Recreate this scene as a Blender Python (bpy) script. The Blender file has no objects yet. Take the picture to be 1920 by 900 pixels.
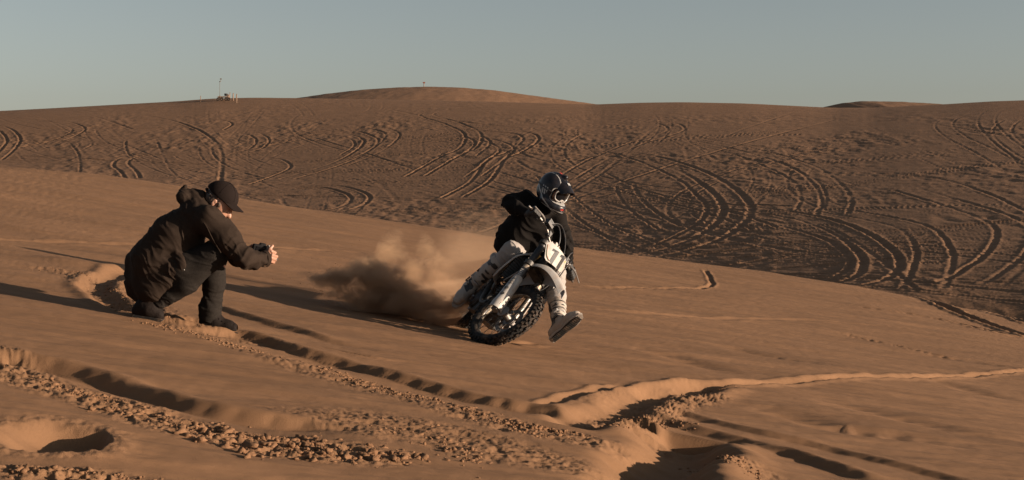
import bpy, bmesh, math, random, time
import numpy as np
from mathutils import Vector, Matrix
T0 = time.time()
rng = np.random.default_rng(7)
random.seed(7)
R = math.radians
scene = bpy.context.scene
col = scene.collection

# ------------------------------------------------------------------ camera, sky, sun, exposure
F = 2667.0; CZ = 1.4; PXC = 960.0; PYH = 330.0      # focal in photo pixels, eye height, eye-level pixel
cam = bpy.data.cameras.new('camera'); cam.lens = 50.0; cam.sensor_width = 36.0
cam.shift_y = -(450 - PYH) / 1920.0; cam.clip_start = 0.1; cam.clip_end = 12000
co = bpy.data.objects.new('camera', cam); col.objects.link(co)
co.location = (0, 0, CZ); co.rotation_euler = (R(90), 0, 0); scene.camera = co

SUN_EL, SUN_AZ = 7.8, 15.0           # azimuth: degrees from +x towards the camera side (-y)
sdir = Vector((math.cos(R(SUN_EL)) * math.cos(R(SUN_AZ)), -math.cos(R(SUN_EL)) * math.sin(R(SUN_AZ)), math.sin(R(SUN_EL))))
sun = bpy.data.lights.new('sun', 'SUN'); sun.energy = 5.0; sun.angle = R(0.6); sun.color = (1.0, 0.80, 0.62)
so = bpy.data.objects.new('sun', sun); col.objects.link(so)
so.rotation_euler = sdir.to_track_quat('Z', 'Y').to_euler(); so.location = (20, -6, 12)

w = bpy.data.worlds.new('World'); scene.world = w; w.use_nodes = True
nt = w.node_tree; nt.nodes.clear()
sky = nt.nodes.new('ShaderNodeTexSky'); sky.sky_type = 'NISHITA'; sky.sun_disc = False
sky.sun_elevation = R(SUN_EL); sky.sun_rotation = R(90 + SUN_AZ)
sky.air_density = 1.0; sky.dust_density = 1.0; sky.ozone_density = 1.0; sky.altitude = 0
bg = nt.nodes.new('ShaderNodeBackground'); bg.inputs[1].default_value = 0.053
hsv = nt.nodes.new('ShaderNodeHueSaturation'); hsv.inputs['Saturation'].default_value = 0.45
tint = nt.nodes.new('ShaderNodeMix'); tint.data_type = 'RGBA'; tint.blend_type = 'MULTIPLY'; tint.inputs[0].default_value = 1.0
tint.inputs[7].default_value = (0.94, 0.985, 1.06, 1)
wo = nt.nodes.new('ShaderNodeOutputWorld')
nt.links.new(sky.outputs[0], hsv.inputs['Color']); nt.links.new(hsv.outputs[0], tint.inputs[6])
nt.links.new(tint.outputs[2], bg.inputs[0]); nt.links.new(bg.outputs[0], wo.inputs[0])
vs = scene.view_settings; vs.view_transform = 'Standard'; vs.look = 'None'; vs.exposure = 1.15; vs.gamma = 1.0
scene.cycles.volume_step_rate = .5; scene.cycles.volume_max_steps = 160
scene.cycles.max_bounces = 6; scene.cycles.volume_bounces = 2

# ------------------------------------------------------------------ helpers
def P(px, py, Y): return np.array([(px - PXC) * Y / F, Y, CZ - (py - PYH) * Y / F])
def tagit(o, label=None, cat=None, group=None, kind=None):
    if label: o['label'] = label
    if cat: o['category'] = cat
    if group: o['group'] = group
    if kind: o['kind'] = kind
    return o
def empty(name, loc=(0, 0, 0), mat=None, parent=None):
    o = bpy.data.objects.new(name, None); col.objects.link(o); o.empty_display_size = .2
    if mat is not None: o.matrix_world = mat
    else: o.location = loc
    if parent: o.parent = parent
    return o
def mk(name, v, f, mat, parent=None, smooth=True, angle=None, local=None, mats=None, midx=None):
    """one mesh object; v are world points unless the parent is given with local=True"""
    me = bpy.data.meshes.new(name)
    v = np.asarray(v, dtype=np.float32)
    if isinstance(f, np.ndarray) and f.ndim == 2 and f.shape[1] in (3, 4):
        n, k = f.shape
        me.vertices.add(len(v)); me.vertices.foreach_set('co', v.ravel())
        me.loops.add(n * k); me.loops.foreach_set('vertex_index', f.astype(np.int32).ravel())
        me.polygons.add(n); me.polygons.foreach_set('loop_start', np.arange(0, n * k, k, dtype=np.int32))
        me.polygons.foreach_set('loop_total', np.full(n, k, dtype=np.int32))
        me.update(calc_edges=True)
    else:
        me.from_pydata([tuple(map(float, p)) for p in v], [], [tuple(int(i) for i in q) for q in f])
    me.polygons.foreach_set('use_smooth', np.full(len(me.polygons), bool(smooth)))
    for m in (mats or [mat]): me.materials.append(m)
    if midx is not None: me.polygons.foreach_set('material_index', np.asarray(midx, dtype=np.int32))
    me.validate(); me.update()
    if smooth and angle: me.set_sharp_from_angle(angle=R(angle))
    o = bpy.data.objects.new(name, me); col.objects.link(o)
    if parent is not None:
        o.parent = parent
        if not local: o.matrix_parent_inverse = wm(parent).inverted()
    return o
def wm(o):
    m = o.matrix_basis.copy()
    if o.parent is not None: m = wm(o.parent) @ o.matrix_parent_inverse @ m
    return m

# gradient noise -------------------------------------------------------------------------
def _h(ix, iy, iz, seed):
    n = (ix * 374761393 + iy * 668265263 + iz * 2147483647 + seed * 1274126177) & 0xffffffff
    n = ((n ^ (n >> 13)) * 1274126177) & 0xffffffff
    return (n ^ (n >> 16)) & 0xffffffff
def noise2(x, y, seed=0):
    ix = np.floor(x).astype(np.int64); iy = np.floor(y).astype(np.int64); fx = x - ix; fy = y - iy
    u = fx * fx * fx * (fx * (fx * 6 - 15) + 10); v = fy * fy * fy * (fy * (fy * 6 - 15) + 10)
    def g(a, b):
        t = _h(ix + a, iy + b, 0 * ix, seed) * (2 * np.pi / 4294967296.0)
        return np.cos(t) * (fx - a) + np.sin(t) * (fy - b)
    return ((1 - u) * g(0, 0) + u * g(1, 0)) * (1 - v) + ((1 - u) * g(0, 1) + u * g(1, 1)) * v
def fbm(x, y, seed=0, o=4, gain=.5):
    s = 0; a = 1
    for i in range(o): s = s + a * noise2(x * 2 ** i + i * 17.3, y * 2 ** i - i * 9.1, seed + i); a *= gain
    return s
def noise3(p, seed=0):
    i = np.floor(p).astype(np.int64); f = p - i; u = f * f * (3 - 2 * f); out = 0
    for a in (0, 1):
        for b in (0, 1):
            for c in (0, 1):
                h = _h(i[:, 0] + a, i[:, 1] + b, i[:, 2] + c, seed) / 2147483648.0 - 1
                out = out + h * np.abs(1 - a - u[:, 0]) * np.abs(1 - b - u[:, 1]) * np.abs(1 - c - u[:, 2])
    return out
def S(x): x = np.clip(x, 0, 1); return x * x * (3 - 2 * x)

# signed distance mesher -----------------------------------------------------------------
class Sdf:
    def __init__(s, lo, hi, h):
        s.lo = np.array(lo, float); s.h = h
        s.n = np.ceil((np.array(hi) - s.lo) / h).astype(int) + 1
        s.D = np.full(s.n, .15, dtype=np.float32)
    def _sub(s, lo, hi):
        a = np.clip(np.floor((lo - s.lo) / s.h).astype(int), 0, s.n); b = np.clip(np.ceil((hi - s.lo) / s.h).astype(int) + 1, 0, s.n)
        if (b <= a).any(): return None, None
        ax = [s.lo[i] + s.h * np.arange(a[i], b[i]) for i in range(3)]
        g = np.stack(np.meshgrid(*ax, indexing='ij'), -1)
        return tuple(slice(a[i], b[i]) for i in range(3)), g
    def _mix(s, sl, d, k, sub=False):
        A = s.D[sl]
        if sub:
            d = -d; h = np.maximum(k - np.abs(A - d), 0) / max(k, 1e-6); s.D[sl] = np.maximum(A, d) + h * h * k / 4
        else:
            h = np.maximum(k - np.abs(A - d), 0) / max(k, 1e-6); s.D[sl] = np.minimum(A, d) - h * h * k / 4
    def cone(s, a, b, ra, rb=None, k=.02, sub=False, sq=(1, 1, 1)):
        rb = ra if rb is None else rb; a = np.asarray(a, float); b = np.asarray(b, float); m = max(ra, rb) + k + .02
        sl, g = s._sub(np.minimum(a, b) - m, np.maximum(a, b) + m)
        if sl is None: return s
        ba = b - a; L = max(ba @ ba, 1e-9); t = np.clip(((g - a) @ ba) / L, 0, 1)
        q = (g - a - t[..., None] * ba)
        d = np.sqrt((q * q).sum(-1)) - (ra + (rb - ra) * t)
        s._mix(sl, d.astype(np.float32), k, sub); return s
    def ell(s, c, r, M=None, k=.02, sub=False):
        c = np.asarray(c, float); r = np.asarray(r, float); m = r.max() + k + .02
        sl, g = s._sub(c - m, c + m)
        if sl is None: return s
        q = g - c
        if M is not None: q = q @ np.asarray(M)          # columns of M are the local axes
        k0 = np.sqrt(((q / r) ** 2).sum(-1)); k1 = np.sqrt(((q / (r * r)) ** 2).sum(-1)) + 1e-9
        s._mix(sl, (k0 * (k0 - 1) / k1).astype(np.float32), k, sub); return s
    def box(s, c, hf, M=None, rd=.005, k=.01, sub=False):
        c = np.asarray(c, float); hf = np.asarray(hf, float); m = np.linalg.norm(hf) + k + .02
        sl, g = s._sub(c - m, c + m)
        if sl is None: return s
        q = g - c
        if M is not None: q = q @ np.asarray(M)
        q = np.abs(q) - (hf - rd)
        d = np.sqrt((np.maximum(q, 0) ** 2).sum(-1)) + np.minimum(q.max(-1), 0) - rd
        s._mix(sl, d.astype(np.float32), k, sub); return s
    def chain(s, pts, rs, k=.02):
        for i in range(len(pts) - 1): s.cone(pts[i], pts[i + 1], rs[i], rs[i + 1], k)
        return s
    def mesh(s):
        D = s.D; ins = D < 0
        c = [ins[i:D.shape[0] - 1 + i, j:D.shape[1] - 1 + j, k:D.shape[2] - 1 + k] for i in (0, 1) for j in (0, 1) for k in (0, 1)]
        cnt = sum(x.astype(np.int8) for x in c); act = (cnt > 0) & (cnt < 8)
        idx = np.argwhere(act); vid = np.full(act.shape, -1, dtype=np.int64); vid[act] = np.arange(len(idx))
        acc = np.zeros((len(idx), 3)); num = np.zeros(len(idx))
        for ax in range(3):
            o = [0, 1, 2]; o.remove(ax)
            for a in (0, 1):
                for b in (0, 1):
                    p = idx.copy(); p[:, o[0]] += a; p[:, o[1]] += b; q = p.copy(); q[:, ax] += 1
                    d0 = D[tuple(p.T)]; d1 = D[tuple(q.T)]; m = (d0 < 0) != (d1 < 0)
                    t = np.where(m, d0 / np.where(m, d0 - d1, 1), 0)
                    pt = p.astype(float); pt[:, ax] += t; acc[m] += pt[m]; num[m] += 1
        V = acc / num[:, None] * s.h + s.lo
        Q = []
        for ax in range(3):
            o = [(ax + 1) % 3, (ax + 2) % 3]
            sl0 = [slice(None)] * 3; sl1 = [slice(None)] * 3; sl0[ax] = slice(0, -1); sl1[ax] = slice(1, None)
            A = ins[tuple(sl0)]; B = ins[tuple(sl1)]; e = np.argwhere(A != B)
            e = e[(e[:, o[0]] > 0) & (e[:, o[1]] > 0) & (e[:, o[0]] < D.shape[o[0]] - 1) & (e[:, o[1]] < D.shape[o[1]] - 1)]
            fl = A[tuple(e.T)]
            def cell(da, db):
                q = e.copy(); q[:, o[0]] -= da; q[:, o[1]] -= db; return vid[tuple(q.T)]
            q4 = np.stack([cell(1, 1), cell(0, 1), cell(0, 0), cell(1, 0)], 1)
            q4[~fl] = q4[~fl][:, ::-1]; Q.append(q4)
        Q = np.concatenate(Q); Q = Q[(Q >= 0).all(1)]
        return V, Q
def vnorm(V, Q):
    n = np.cross(V[Q[:, 2]] - V[Q[:, 0]], V[Q[:, 3]] - V[Q[:, 1]]); N = np.zeros_like(V)
    for i in range(4): np.add.at(N, Q[:, i], n)
    return N / (np.linalg.norm(N, axis=1)[:, None] + 1e-12)
def smoothV(V, Q, it=1, lam=.5):
    e = np.concatenate([Q[:, [0, 1]], Q[:, [1, 2]], Q[:, [2, 3]], Q[:, [3, 0]]])
    for _ in range(it):
        A = np.zeros_like(V); c = np.zeros(len(V))
        np.add.at(A, e[:, 0], V[e[:, 1]]); np.add.at(c, e[:, 0], 1)
        np.add.at(A, e[:, 1], V[e[:, 0]]); np.add.at(c, e[:, 1], 1)
        V = V + lam * (A / c[:, None] - V)
    return V
def folds(V, Q, axis, amp, wl, stretch=4.0, seed=0, mask=None):
    """cloth folds: ridged noise squeezed along `axis` (folds run across it)"""
    N = vnorm(V, Q); a = np.asarray(axis, float); a /= np.linalg.norm(a)
    t = V @ a; perp = V - t[:, None] * a
    warp = noise3(V / (wl * 2.5), seed + 5)[:, None] * wl * 1.2
    q = perp / (wl * stretch) + ((t[:, None] + warp) / wl) * a
    r = 1 - 2 * np.abs(noise3(q, seed))
    r2 = noise3(q * 2.1 + 7, seed + 1)
    d = amp * (np.clip(r, 0, 1) ** 1.5 + .35 * r2 - .4)
    if mask is not None: d = d * mask(V)
    return V + N * d[:, None]

# hard-surface primitives: each returns (verts, faces) ------------------------------------
def cat(*ms):
    V = []; Fc = []; o = 0
    for v, f in ms:
        V += [tuple(p) for p in v]; Fc += [tuple(i + o for i in q) for q in f]; o += len(v)
    return V, Fc
def box(c, hf, M=None):
    c = np.asarray(c, float); v = []
    for i in (-1, 1):
        for j in (-1, 1):
            for k in (-1, 1):
                p = np.array([i * hf[0], j * hf[1], k * hf[2]], float)
                v.append(c + (np.asarray(M) @ p if M is not None else p))
    return v, [(0, 1, 3, 2), (4, 6, 7, 5), (0, 4, 5, 1), (2, 3, 7, 6), (0, 2, 6, 4), (1, 5, 7, 3)]
def smooth_path(pts, n=8):
    p = [np.asarray(q, float) for q in pts]; p = [2 * p[0] - p[1]] + p + [2 * p[-1] - p[-2]]; out = []
    for i in range(1, len(p) - 2):
        for t in np.linspace(0, 1, n, endpoint=False):
            a, b, c, d = p[i - 1:i + 3]
            out.append(.5 * (2 * b + (c - a) * t + (2 * a - 5 * b + 4 * c - d) * t * t + (3 * b - a - 3 * c + d) * t ** 3))
    out.append(p[-2]); return out
def tube(pts, r, n=10, caps=True):
    pts = [np.asarray(p, float) for p in pts]; rs = [r] * len(pts) if np.isscalar(r) else list(r)
    up = None; v = []
    for i, p in enumerate(pts):
        t = pts[min(i + 1, len(pts) - 1)] - pts[max(i - 1, 0)]; t = t / (np.linalg.norm(t) + 1e-12)
        if up is None: up = np.cross(t, [0, 0, 1.]) if abs(t[2]) < .9 else np.cross(t, [1., 0, 0])
        up = up - (up @ t) * t; up /= np.linalg.norm(up); b = np.cross(t, up)
        for k in range(n):
            a = 2 * math.pi * k / n; v.append(p + rs[i] * (math.cos(a) * up + math.sin(a) * b))
    f = []
    for i in range(len(pts) - 1):
        for k in range(n): f.append((i * n + k, i * n + (k + 1) % n, (i + 1) * n + (k + 1) % n, (i + 1) * n + k))
    if caps: f.append(tuple(range(n))[::-1]); f.append(tuple((len(pts) - 1) * n + k for k in range(n)))
    return v, f
def lathe(prof, n=48, closed=True):
    """prof: list of (radius, y); revolved about the y axis (x,z plane)"""
    v = []; m = len(prof)
    for k in range(n):
        a = 2 * math.pi * k / n
        for r, y in prof: v.append((r * math.cos(a), y, r * math.sin(a)))
    f = []
    for k in range(n):
        for j in range(m if closed else m - 1):
            j2 = (j + 1) % m; k2 = (k + 1) % n; f.append((k * m + j, k * m + j2, k2 * m + j2, k2 * m + j))
    return v, f
def prism(outline, t, fr):
    """outline in 2-D; fr = (origin, ax_u, ax_v, ax_n); extruded symmetrically by t along n"""
    o, a, b, n = [np.asarray(q, float) for q in fr]; m = len(outline); v = []
    for s in (-.5, .5):
        for x, y in outline: v.append(o + a * x + b * y + n * (s * t))
    f = [tuple(range(m))[::-1], tuple(range(m, 2 * m))] + [(i, (i + 1) % m, m + (i + 1) % m, m + i) for i in range(m)]
    return v, f
def sheet(G, t):
    """G[i][j] points of a curved panel, thickened by t"""
    G = np.array(G, float); n, m, _ = G.shape
    du = np.gradient(G, axis=0); dv = np.gradient(G, axis=1); N = np.cross(du, dv); N /= np.linalg.norm(N, axis=2)[..., None] + 1e-12
    A = (G + N * t / 2).reshape(-1, 3); B = (G - N * t / 2).reshape(-1, 3); o = n * m; f = []
    for i in range(n - 1):
        for j in range(m - 1):
            q = (i * m + j, i * m + j + 1, (i + 1) * m + j + 1, (i + 1) * m + j); f.append(q); f.append(tuple(k + o for k in q[::-1]))
    rim = [(0, j) for j in range(m)] + [(i, m - 1) for i in range(1, n)] + [(n - 1, j) for j in range(m - 2, -1, -1)] + [(i, 0) for i in range(n - 2, 0, -1)]
    for k in range(len(rim)):
        a = rim[k][0] * m + rim[k][1]; b2 = rim[(k + 1) % len(rim)]; b = b2[0] * m + b2[1]; f.append((b, a, a + o, b + o))
    return list(A) + list(B), f
def xf(m, M, o=(0, 0, 0)):
    M = np.asarray(M, float); return [M @ np.asarray(p, float) + np.asarray(o, float) for p in m[0]], m[1]

# materials ------------------------------------------------------------------------------
def mat(name, c, rough=.6, metal=0.0, bump=0.0, bscale=60.0, var=0.0, vscale=8.0, c2=None, spec=.5, coat=0.0, dirt=0.0):
    m = bpy.data.materials.new(name); m.use_nodes = True; t = m.node_tree; b = t.nodes['Principled BSDF']
    b.inputs['Base Color'].default_value = (*c, 1); b.inputs['Roughness'].default_value = rough
    b.inputs['Metallic'].default_value = metal; b.inputs['Specular IOR Level'].default_value = spec
    b.inputs['Coat Weight'].default_value = coat
    tc = t.nodes.new('ShaderNodeTexCoord')
    if var or c2 or dirt:
        n = t.nodes.new('ShaderNodeTexNoise'); n.inputs['Scale'].default_value = vscale; n.inputs['Detail'].default_value = 6
        t.links.new(tc.outputs['Object'], n.inputs['Vector'])
        r = t.nodes.new('ShaderNodeValToRGB'); e = r.color_ramp.elements
        cc = c2 or tuple(min(1, x * (1 + var)) for x in c); cd = c if c2 else tuple(x * (1 - var) for x in c)
        e[0].position = .35; e[1].position = .65; e[0].color = (*cd, 1); e[1].color = (*cc, 1)
        t.links.new(n.outputs[0], r.inputs[0]); out = r.outputs[0]
        if dirt:
            n2 = t.nodes.new('ShaderNodeTexNoise'); n2.inputs['Scale'].default_value = 22; n2.inputs['Detail'].default_value = 8
            t.links.new(tc.outputs['Object'], n2.inputs['Vector'])
            r2 = t.nodes.new('ShaderNodeMapRange'); r2.inputs[1].default_value = .45; r2.inputs[2].default_value = .75; r2.inputs[4].default_value = dirt
            mx = t.nodes.new('ShaderNodeMix'); mx.data_type = 'RGBA'; mx.inputs[7].default_value = (.30, .19, .12, 1)
            t.links.new(n2.outputs[0], r2.inputs[0]); t.links.new(r2.outputs[0], mx.inputs[0]); t.links.new(out, mx.inputs[6]); out = mx.outputs[2]
        t.links.new(out, b.inputs['Base Color'])
    if bump:
        n = t.nodes.new('ShaderNodeTexNoise'); n.inputs['Scale'].default_value = bscale; n.inputs['Detail'].default_value = 5
        t.links.new(tc.outputs['Object'], n.inputs['Vector'])
        bp = t.nodes.new('ShaderNodeBump'); bp.inputs['Strength'].default_value = 1; bp.inputs['Distance'].default_value = bump
        t.links.new(n.outputs[0], bp.inputs['Height']); t.links.new(bp.outputs[0], b.inputs['Normal'])
    return m
SAND = (.181, .0985, .0515)
def sand_mat(name, grain, gscale, ripple, rscale, patch=.17, base=SAND):
    m = bpy.data.materials.new(name); m.use_nodes = True; t = m.node_tree; b = t.nodes['Principled BSDF']
    b.inputs['Roughness'].default_value = .95; b.inputs['Specular IOR Level'].default_value = .1
    g = t.nodes.new('ShaderNodeNewGeometry')
    n = t.nodes.new('ShaderNodeTexNoise'); n.inputs['Scale'].default_value = .8; n.inputs['Detail'].default_value = 8; n.inputs['Roughness'].default_value = .65
    mp0 = t.nodes.new('ShaderNodeMapping'); mp0.inputs['Scale'].default_value = (.5, 1.7, 1); mp0.inputs['Rotation'].default_value = (0, 0, R(16)); t.links.new(g.outputs['Position'], mp0.inputs['Vector']); t.links.new(mp0.outputs[0], n.inputs['Vector'])
    r = t.nodes.new('ShaderNodeValToRGB'); e = r.color_ramp.elements; e[0].position = .3; e[1].position = .7
    e[0].color = (*[x * (1 - patch) for x in base], 1); e[1].color = (*[x * (1 + patch) for x in base], 1)
    t.links.new(n.outputs[0], r.inputs[0])
    fg = t.nodes.new('ShaderNodeTexNoise'); fg.inputs['Scale'].default_value = gscale * 2.2; fg.inputs['Detail'].default_value = 2
    t.links.new(g.outputs['Position'], fg.inputs['Vector'])
    mx = t.nodes.new('ShaderNodeMix'); mx.data_type = 'RGBA'; mx.blend_type = 'OVERLAY'; mx.inputs[0].default_value = .35
    t.links.new(r.outputs[0], mx.inputs[6]); t.links.new(fg.outputs[0], mx.inputs[7]); t.links.new(mx.outputs[2], b.inputs['Base Color'])
    mp = t.nodes.new('ShaderNodeMapping'); mp.inputs['Scale'].default_value = (.35, 1.6, 1); mp.inputs['Rotation'].default_value = (0, 0, R(18))
    t.links.new(g.outputs['Position'], mp.inputs['Vector'])
    rp = t.nodes.new('ShaderNodeTexNoise'); rp.inputs['Scale'].default_value = rscale; rp.inputs['Detail'].default_value = 4; rp.inputs['Roughness'].default_value = .55
    t.links.new(mp.outputs[0], rp.inputs['Vector'])
    gr = t.nodes.new('ShaderNodeTexNoise'); gr.inputs['Scale'].default_value = gscale; gr.inputs['Detail'].default_value = 3
    t.links.new(g.outputs['Position'], gr.inputs['Vector'])
    b1 = t.nodes.new('ShaderNodeBump'); b1.inputs['Strength'].default_value = 1; b1.inputs['Distance'].default_value = ripple
    b2 = t.nodes.new('ShaderNodeBump'); b2.inputs['Strength'].default_value = 1; b2.inputs['Distance'].default_value = grain
    t.links.new(rp.outputs[0], b1.inputs['Height']); t.links.new(gr.outputs[0], b2.inputs['Height'])
    t.links.new(b1.outputs[0], b2.inputs['Normal']); t.links.new(b2.outputs[0], b.inputs['Normal'])
    return m
M_SAND = sand_mat('sand', .0020, 240, .008, 5)
M_DUNE = sand_mat('dune_sand', .012, 7, .05, .9, base=(.198, .109, .060))
exec_parts = []

# ------------------------------------------------------------------ near ground
def base(x, y): return .42 - .16 * x - .033 * y + .001 * np.maximum(y - 10, 0) ** 2
def Ynear(px, py):
    px, py = np.broadcast_arrays(np.asarray(px, float), np.asarray(py, float)); lo = np.full(px.shape, 1.0); hi = np.full(px.shape, 90.0)
    u = (px - PXC) / F; e = (py - PYH) / F
    for _ in range(34):
        m = (lo + hi) / 2; up = CZ - e * m > base(u * m, m); lo = np.where(up, m, lo); hi = np.where(up, hi, m)
    return (lo + hi) / 2
def gp(px, py): Y = Ynear(px, py); return np.array([(px - PXC) / F * Y, Y])
CR = np.array([(-900, 262), (-300, 290), (0, 310), (160, 324), (330, 347), (460, 371), (640, 399), (850, 431), (1080, 463), (1300, 492), (1450, 512), (1600, 537), (1750, 566), (1920, 604), (2200, 672), (2800, 790)], float)
def crest_px(px): return np.interp(px, CR[:, 0], CR[:, 1])

def polyd(x, y, pts, pad):
    """signed distance (positive = right-hand side of travel) and arc length to a smooth ground polyline"""
    p = np.array(smooth_path([np.append(gp(*q), 0) for q in pts], 8))[:, :2]
    lo = p.min(0) - pad; hi = p.max(0) + pad
    idx = np.nonzero((x > lo[0]) & (x < hi[0]) & (y > lo[1]) & (y < hi[1]))[0]
    X = x[idx]; Yv = y[idx]; bd = np.full(len(idx), 1e9); bs = np.zeros(len(idx)); sg = np.ones(len(idx)); s0 = 0; end = np.zeros(len(idx))
    for i in range(len(p) - 1):
        d = p[i + 1] - p[i]; L = np.hypot(*d)
        if L < 1e-6: continue
        t = ((X - p[i, 0]) * d[0] + (Yv - p[i, 1]) * d[1]) / L ** 2; tc = np.clip(t, 0, 1)
        qx = X - p[i, 0] - tc * d[0]; qy = Yv - p[i, 1] - tc * d[1]; dd = np.hypot(qx, qy); m = dd < bd
        cr = d[0] * (Yv - p[i, 1]) - d[1] * (X - p[i, 0])
        bd = np.where(m, dd, bd); bs = np.where(m, s0 + tc * L, bs); sg = np.where(m, np.where(cr < 0, 1, -1), sg)
        s0 += L
    keep = bd < pad
    return idx[keep], (bd * sg)[keep], bs[keep], s0

def taper(s, L, a, b): return S(s / max(a, 1e-3)) * S((L - s) / max(b, 1e-3))
def near_height(x, y):
    z = base(x, y)
    u = x / np.maximum(y, .5); pxv = PXC + u * F
    dist = np.clip(y / 10, .4, 4)
    # large soft undulation and streamwise swells
    z += .05 * fbm(x / 5.5, y / 5.5, 3, 3) * S((y - 3) / 6)
    a = R(-14); xr = x * np.cos(a) - y * np.sin(a); yr = x * np.sin(a) + y * np.cos(a)
    z += .020 * fbm(xr / 2.2, yr / .45, 11, 4) * S((1.2 + u * 3 + .6)) + .004 * fbm(xr / .8, yr / .2, 12, 3)
    z += .0035 * fbm(x / .16, y / .16, 14, 3)
    far = np.nonzero(y > 12)[0]
    z[far] += .03 * fbm(xr[far] / 5, yr[far] / 1.2, 15, 4) * S((y[far] - 12) / 8)
    rough = np.zeros_like(z)
    # rough, broken ground
    def patch(pts, wid, amp):
        i, d, s, L = polyd(x, y, pts, wid * 1.6); m = S(1.6 - np.abs(d) / wid) * taper(s, L, .25, .25)
        rough[i] = np.maximum(rough[i], m * amp)
    patch([(-60, 640), (60, 705), (200, 745), (330, 790), (480, 825), (640, 850), (760, 850)], .17, .7)
    patch([(-60, 885), (120, 890), (300, 897)], .10, 1.1)
    patch([(470, 650), (620, 700), (780, 745), (950, 795), (1100, 825), (1190, 830)], .18, .5)
    patch([(1120, 800), (1220, 765), (1330, 735)], .16, .8)
    patch([(40, 505), (150, 520), (230, 560), (330, 600), (450, 640)], .22, .45)
    patch([(1060, 752), (1130, 742), (1230, 728), (1330, 716)], .09, .28)
    patch([(1150, 800), (1250, 810), (1340, 840)], .16, .5)
    patch([(1270, 840), (1350, 870), (1460, 905)], .15, .6)
    patch([(560, 800), (750, 800), (950, 850), (1000, 890)], .3, .4)
    k = np.nonzero(rough > .01)[0]
    rn = (1 - np.abs(fbm(x[k] / .14, y[k] / .12, 21, 4)) * 2)
    z[k] += rough[k] * (.026 * (rn - .55) + .020 * np.abs(fbm(x[k] / .06, y[k] / .055, 22, 3)) + .010 * fbm(x[k] / .025, y[k] / .025, 23, 2))
    # step-like tread walls. side: +1 = camera side of a line drawn left to right
    def wall(pts, h, wd, back, scal=0, per=.13, lip=.012, ta=.3, tb=.5, foot=.0):
        i, d, s, L = polyd(x, y, pts, back + .6); T = taper(s, L, ta, tb)
        wob = .02 * noise2(s / .35, s * 0, 31)
        sc = scal * (np.abs(np.sin(np.pi * (s + .5 * d + .05 * noise2(s / .25, s * 0, 5)) / per)) ** 1.3) * (1 + .8 * noise2(s / .4, s * 0, 6))
        dd = d + wob + wd * .5 - sc * S(1 - np.abs(d) / (wd * 1.3))
        zz = -h * S(dd / wd) * (1 - S((d - wd) / back)) + lip * np.exp(-((d + .06) / .05) ** 2)
        zz -= foot * np.exp(-((d - wd * .75) / .06) ** 2)
        z[i] += zz * T
    def groove(pts, dep, wid, berm=.3, asym=0, ta=.3, tb=.3, rag=.01):
        i, d, s, L = polyd(x, y, pts, wid * 3.2); T = taper(s, L, ta, tb); q = d + rag * noise2(s / .12, d * 0, 33) + rag * 2 * noise2(s / .6, d * 0, 35)
        zz = -dep * np.exp(-(np.abs(q) / wid) ** 3) + dep * berm * (np.exp(-((q - wid * 1.5) / (wid * .6)) ** 2) * (1 + asym) + np.exp(-((q + wid * 1.5) / (wid * .6)) ** 2) * (1 - asym))
        z[i] += zz * T
    wall([(-80, 652), (0, 661), (90, 676), (180, 698), (280, 730), (370, 757), (480, 780), (590, 797), (700, 812)], .034, .085, .9, .014, .145, .012, .1, .5, .02)
    wall([(440, 618), (500, 634), (560, 654), (640, 674), (700, 690), (780, 710), (860, 730), (960, 752), (1040, 768), (1100, 790)], .042, .085, .55, .022, .15, .012, .1, .3, .0)
    wall([(400, 570), (440, 584), (500, 602), (560, 619), (620, 636), (690, 652), (752, 666)], .024, .06, .6, .0, .13, .010, .15, 1.0)
    groove([(420, 615), (370, 606), (310, 598), (250, 585), (200, 562), (178, 545), (190, 530), (225, 515), (262, 508)], .04, .10, .5, 0, .3, .2, .03)
    wall([(1200, 772), (1280, 793), (1370, 816), (1480, 848), (1580, 880), (1680, 910)], .035, .10, .5, .02, .17, .012, .2, .3)
    wall([(1225, 756), (1300, 776), (1400, 803), (1520, 830), (1640, 860), (1780, 896), (1860, 915)], .022, .07, .6, .0, .17, .006, .3, .3)
    # trench across the right of the frame
    groove([(2000, 690), (1920, 696), (1820, 703), (1700, 708), (1560, 712), (1480, 717), (1390, 722), (1300, 722), (1240, 726), (1180, 735)], .035, .07, .35, -.2, .3, .3, .02)
    groove([(1360, 724), (1290, 731), (1220, 742), (1160, 764), (1105, 785), (1060, 800)], .062, .13, .28, -.2, .35, .25, .03)
    groove([(1180, 722), (1100, 735), (1040, 752), (1000, 760)], .018, .05, .5, 0, .3, .3, .01)
    # shallow rippled swales at lower right
    for pts in ([(1330, 745), (1450, 768), (1560, 800), (1680, 820), (1850, 850)], [(1480, 735), (1600, 765), (1740, 800), (1900, 838)], [(1700, 700), (1790, 722), (1930, 760)], [(1330, 640), (1440, 668), (1570, 690)], [(1120, 640), (1230, 660), (1330, 690), (1420, 712)]):
        i, d, s, L = polyd(x, y, pts, 1.0); T = taper(s, L, .8, .8)
        z[i] += T * (-.035 * np.exp(-(d / .22) ** 2) + .006 * np.exp(-(d / .2) ** 2) * np.sin(2 * np.pi * (s + .25 * d + .05 * noise2(s / .3, d / .2, 3)) / .21))
    # faint lines and small ruts on the smooth face
    groove([(-60, 447), (60, 450), (180, 456), (300, 462), (480, 469), (600, 470), (700, 476)], .012, .08, .8, -.4, .5, .8, .02)
    groove([(1060, 533), (1150, 540), (1250, 543), (1310, 541), (1334, 532), (1330, 518), (1322, 506)], .026, .055, .5, 0, .8, .4, .02)
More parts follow.
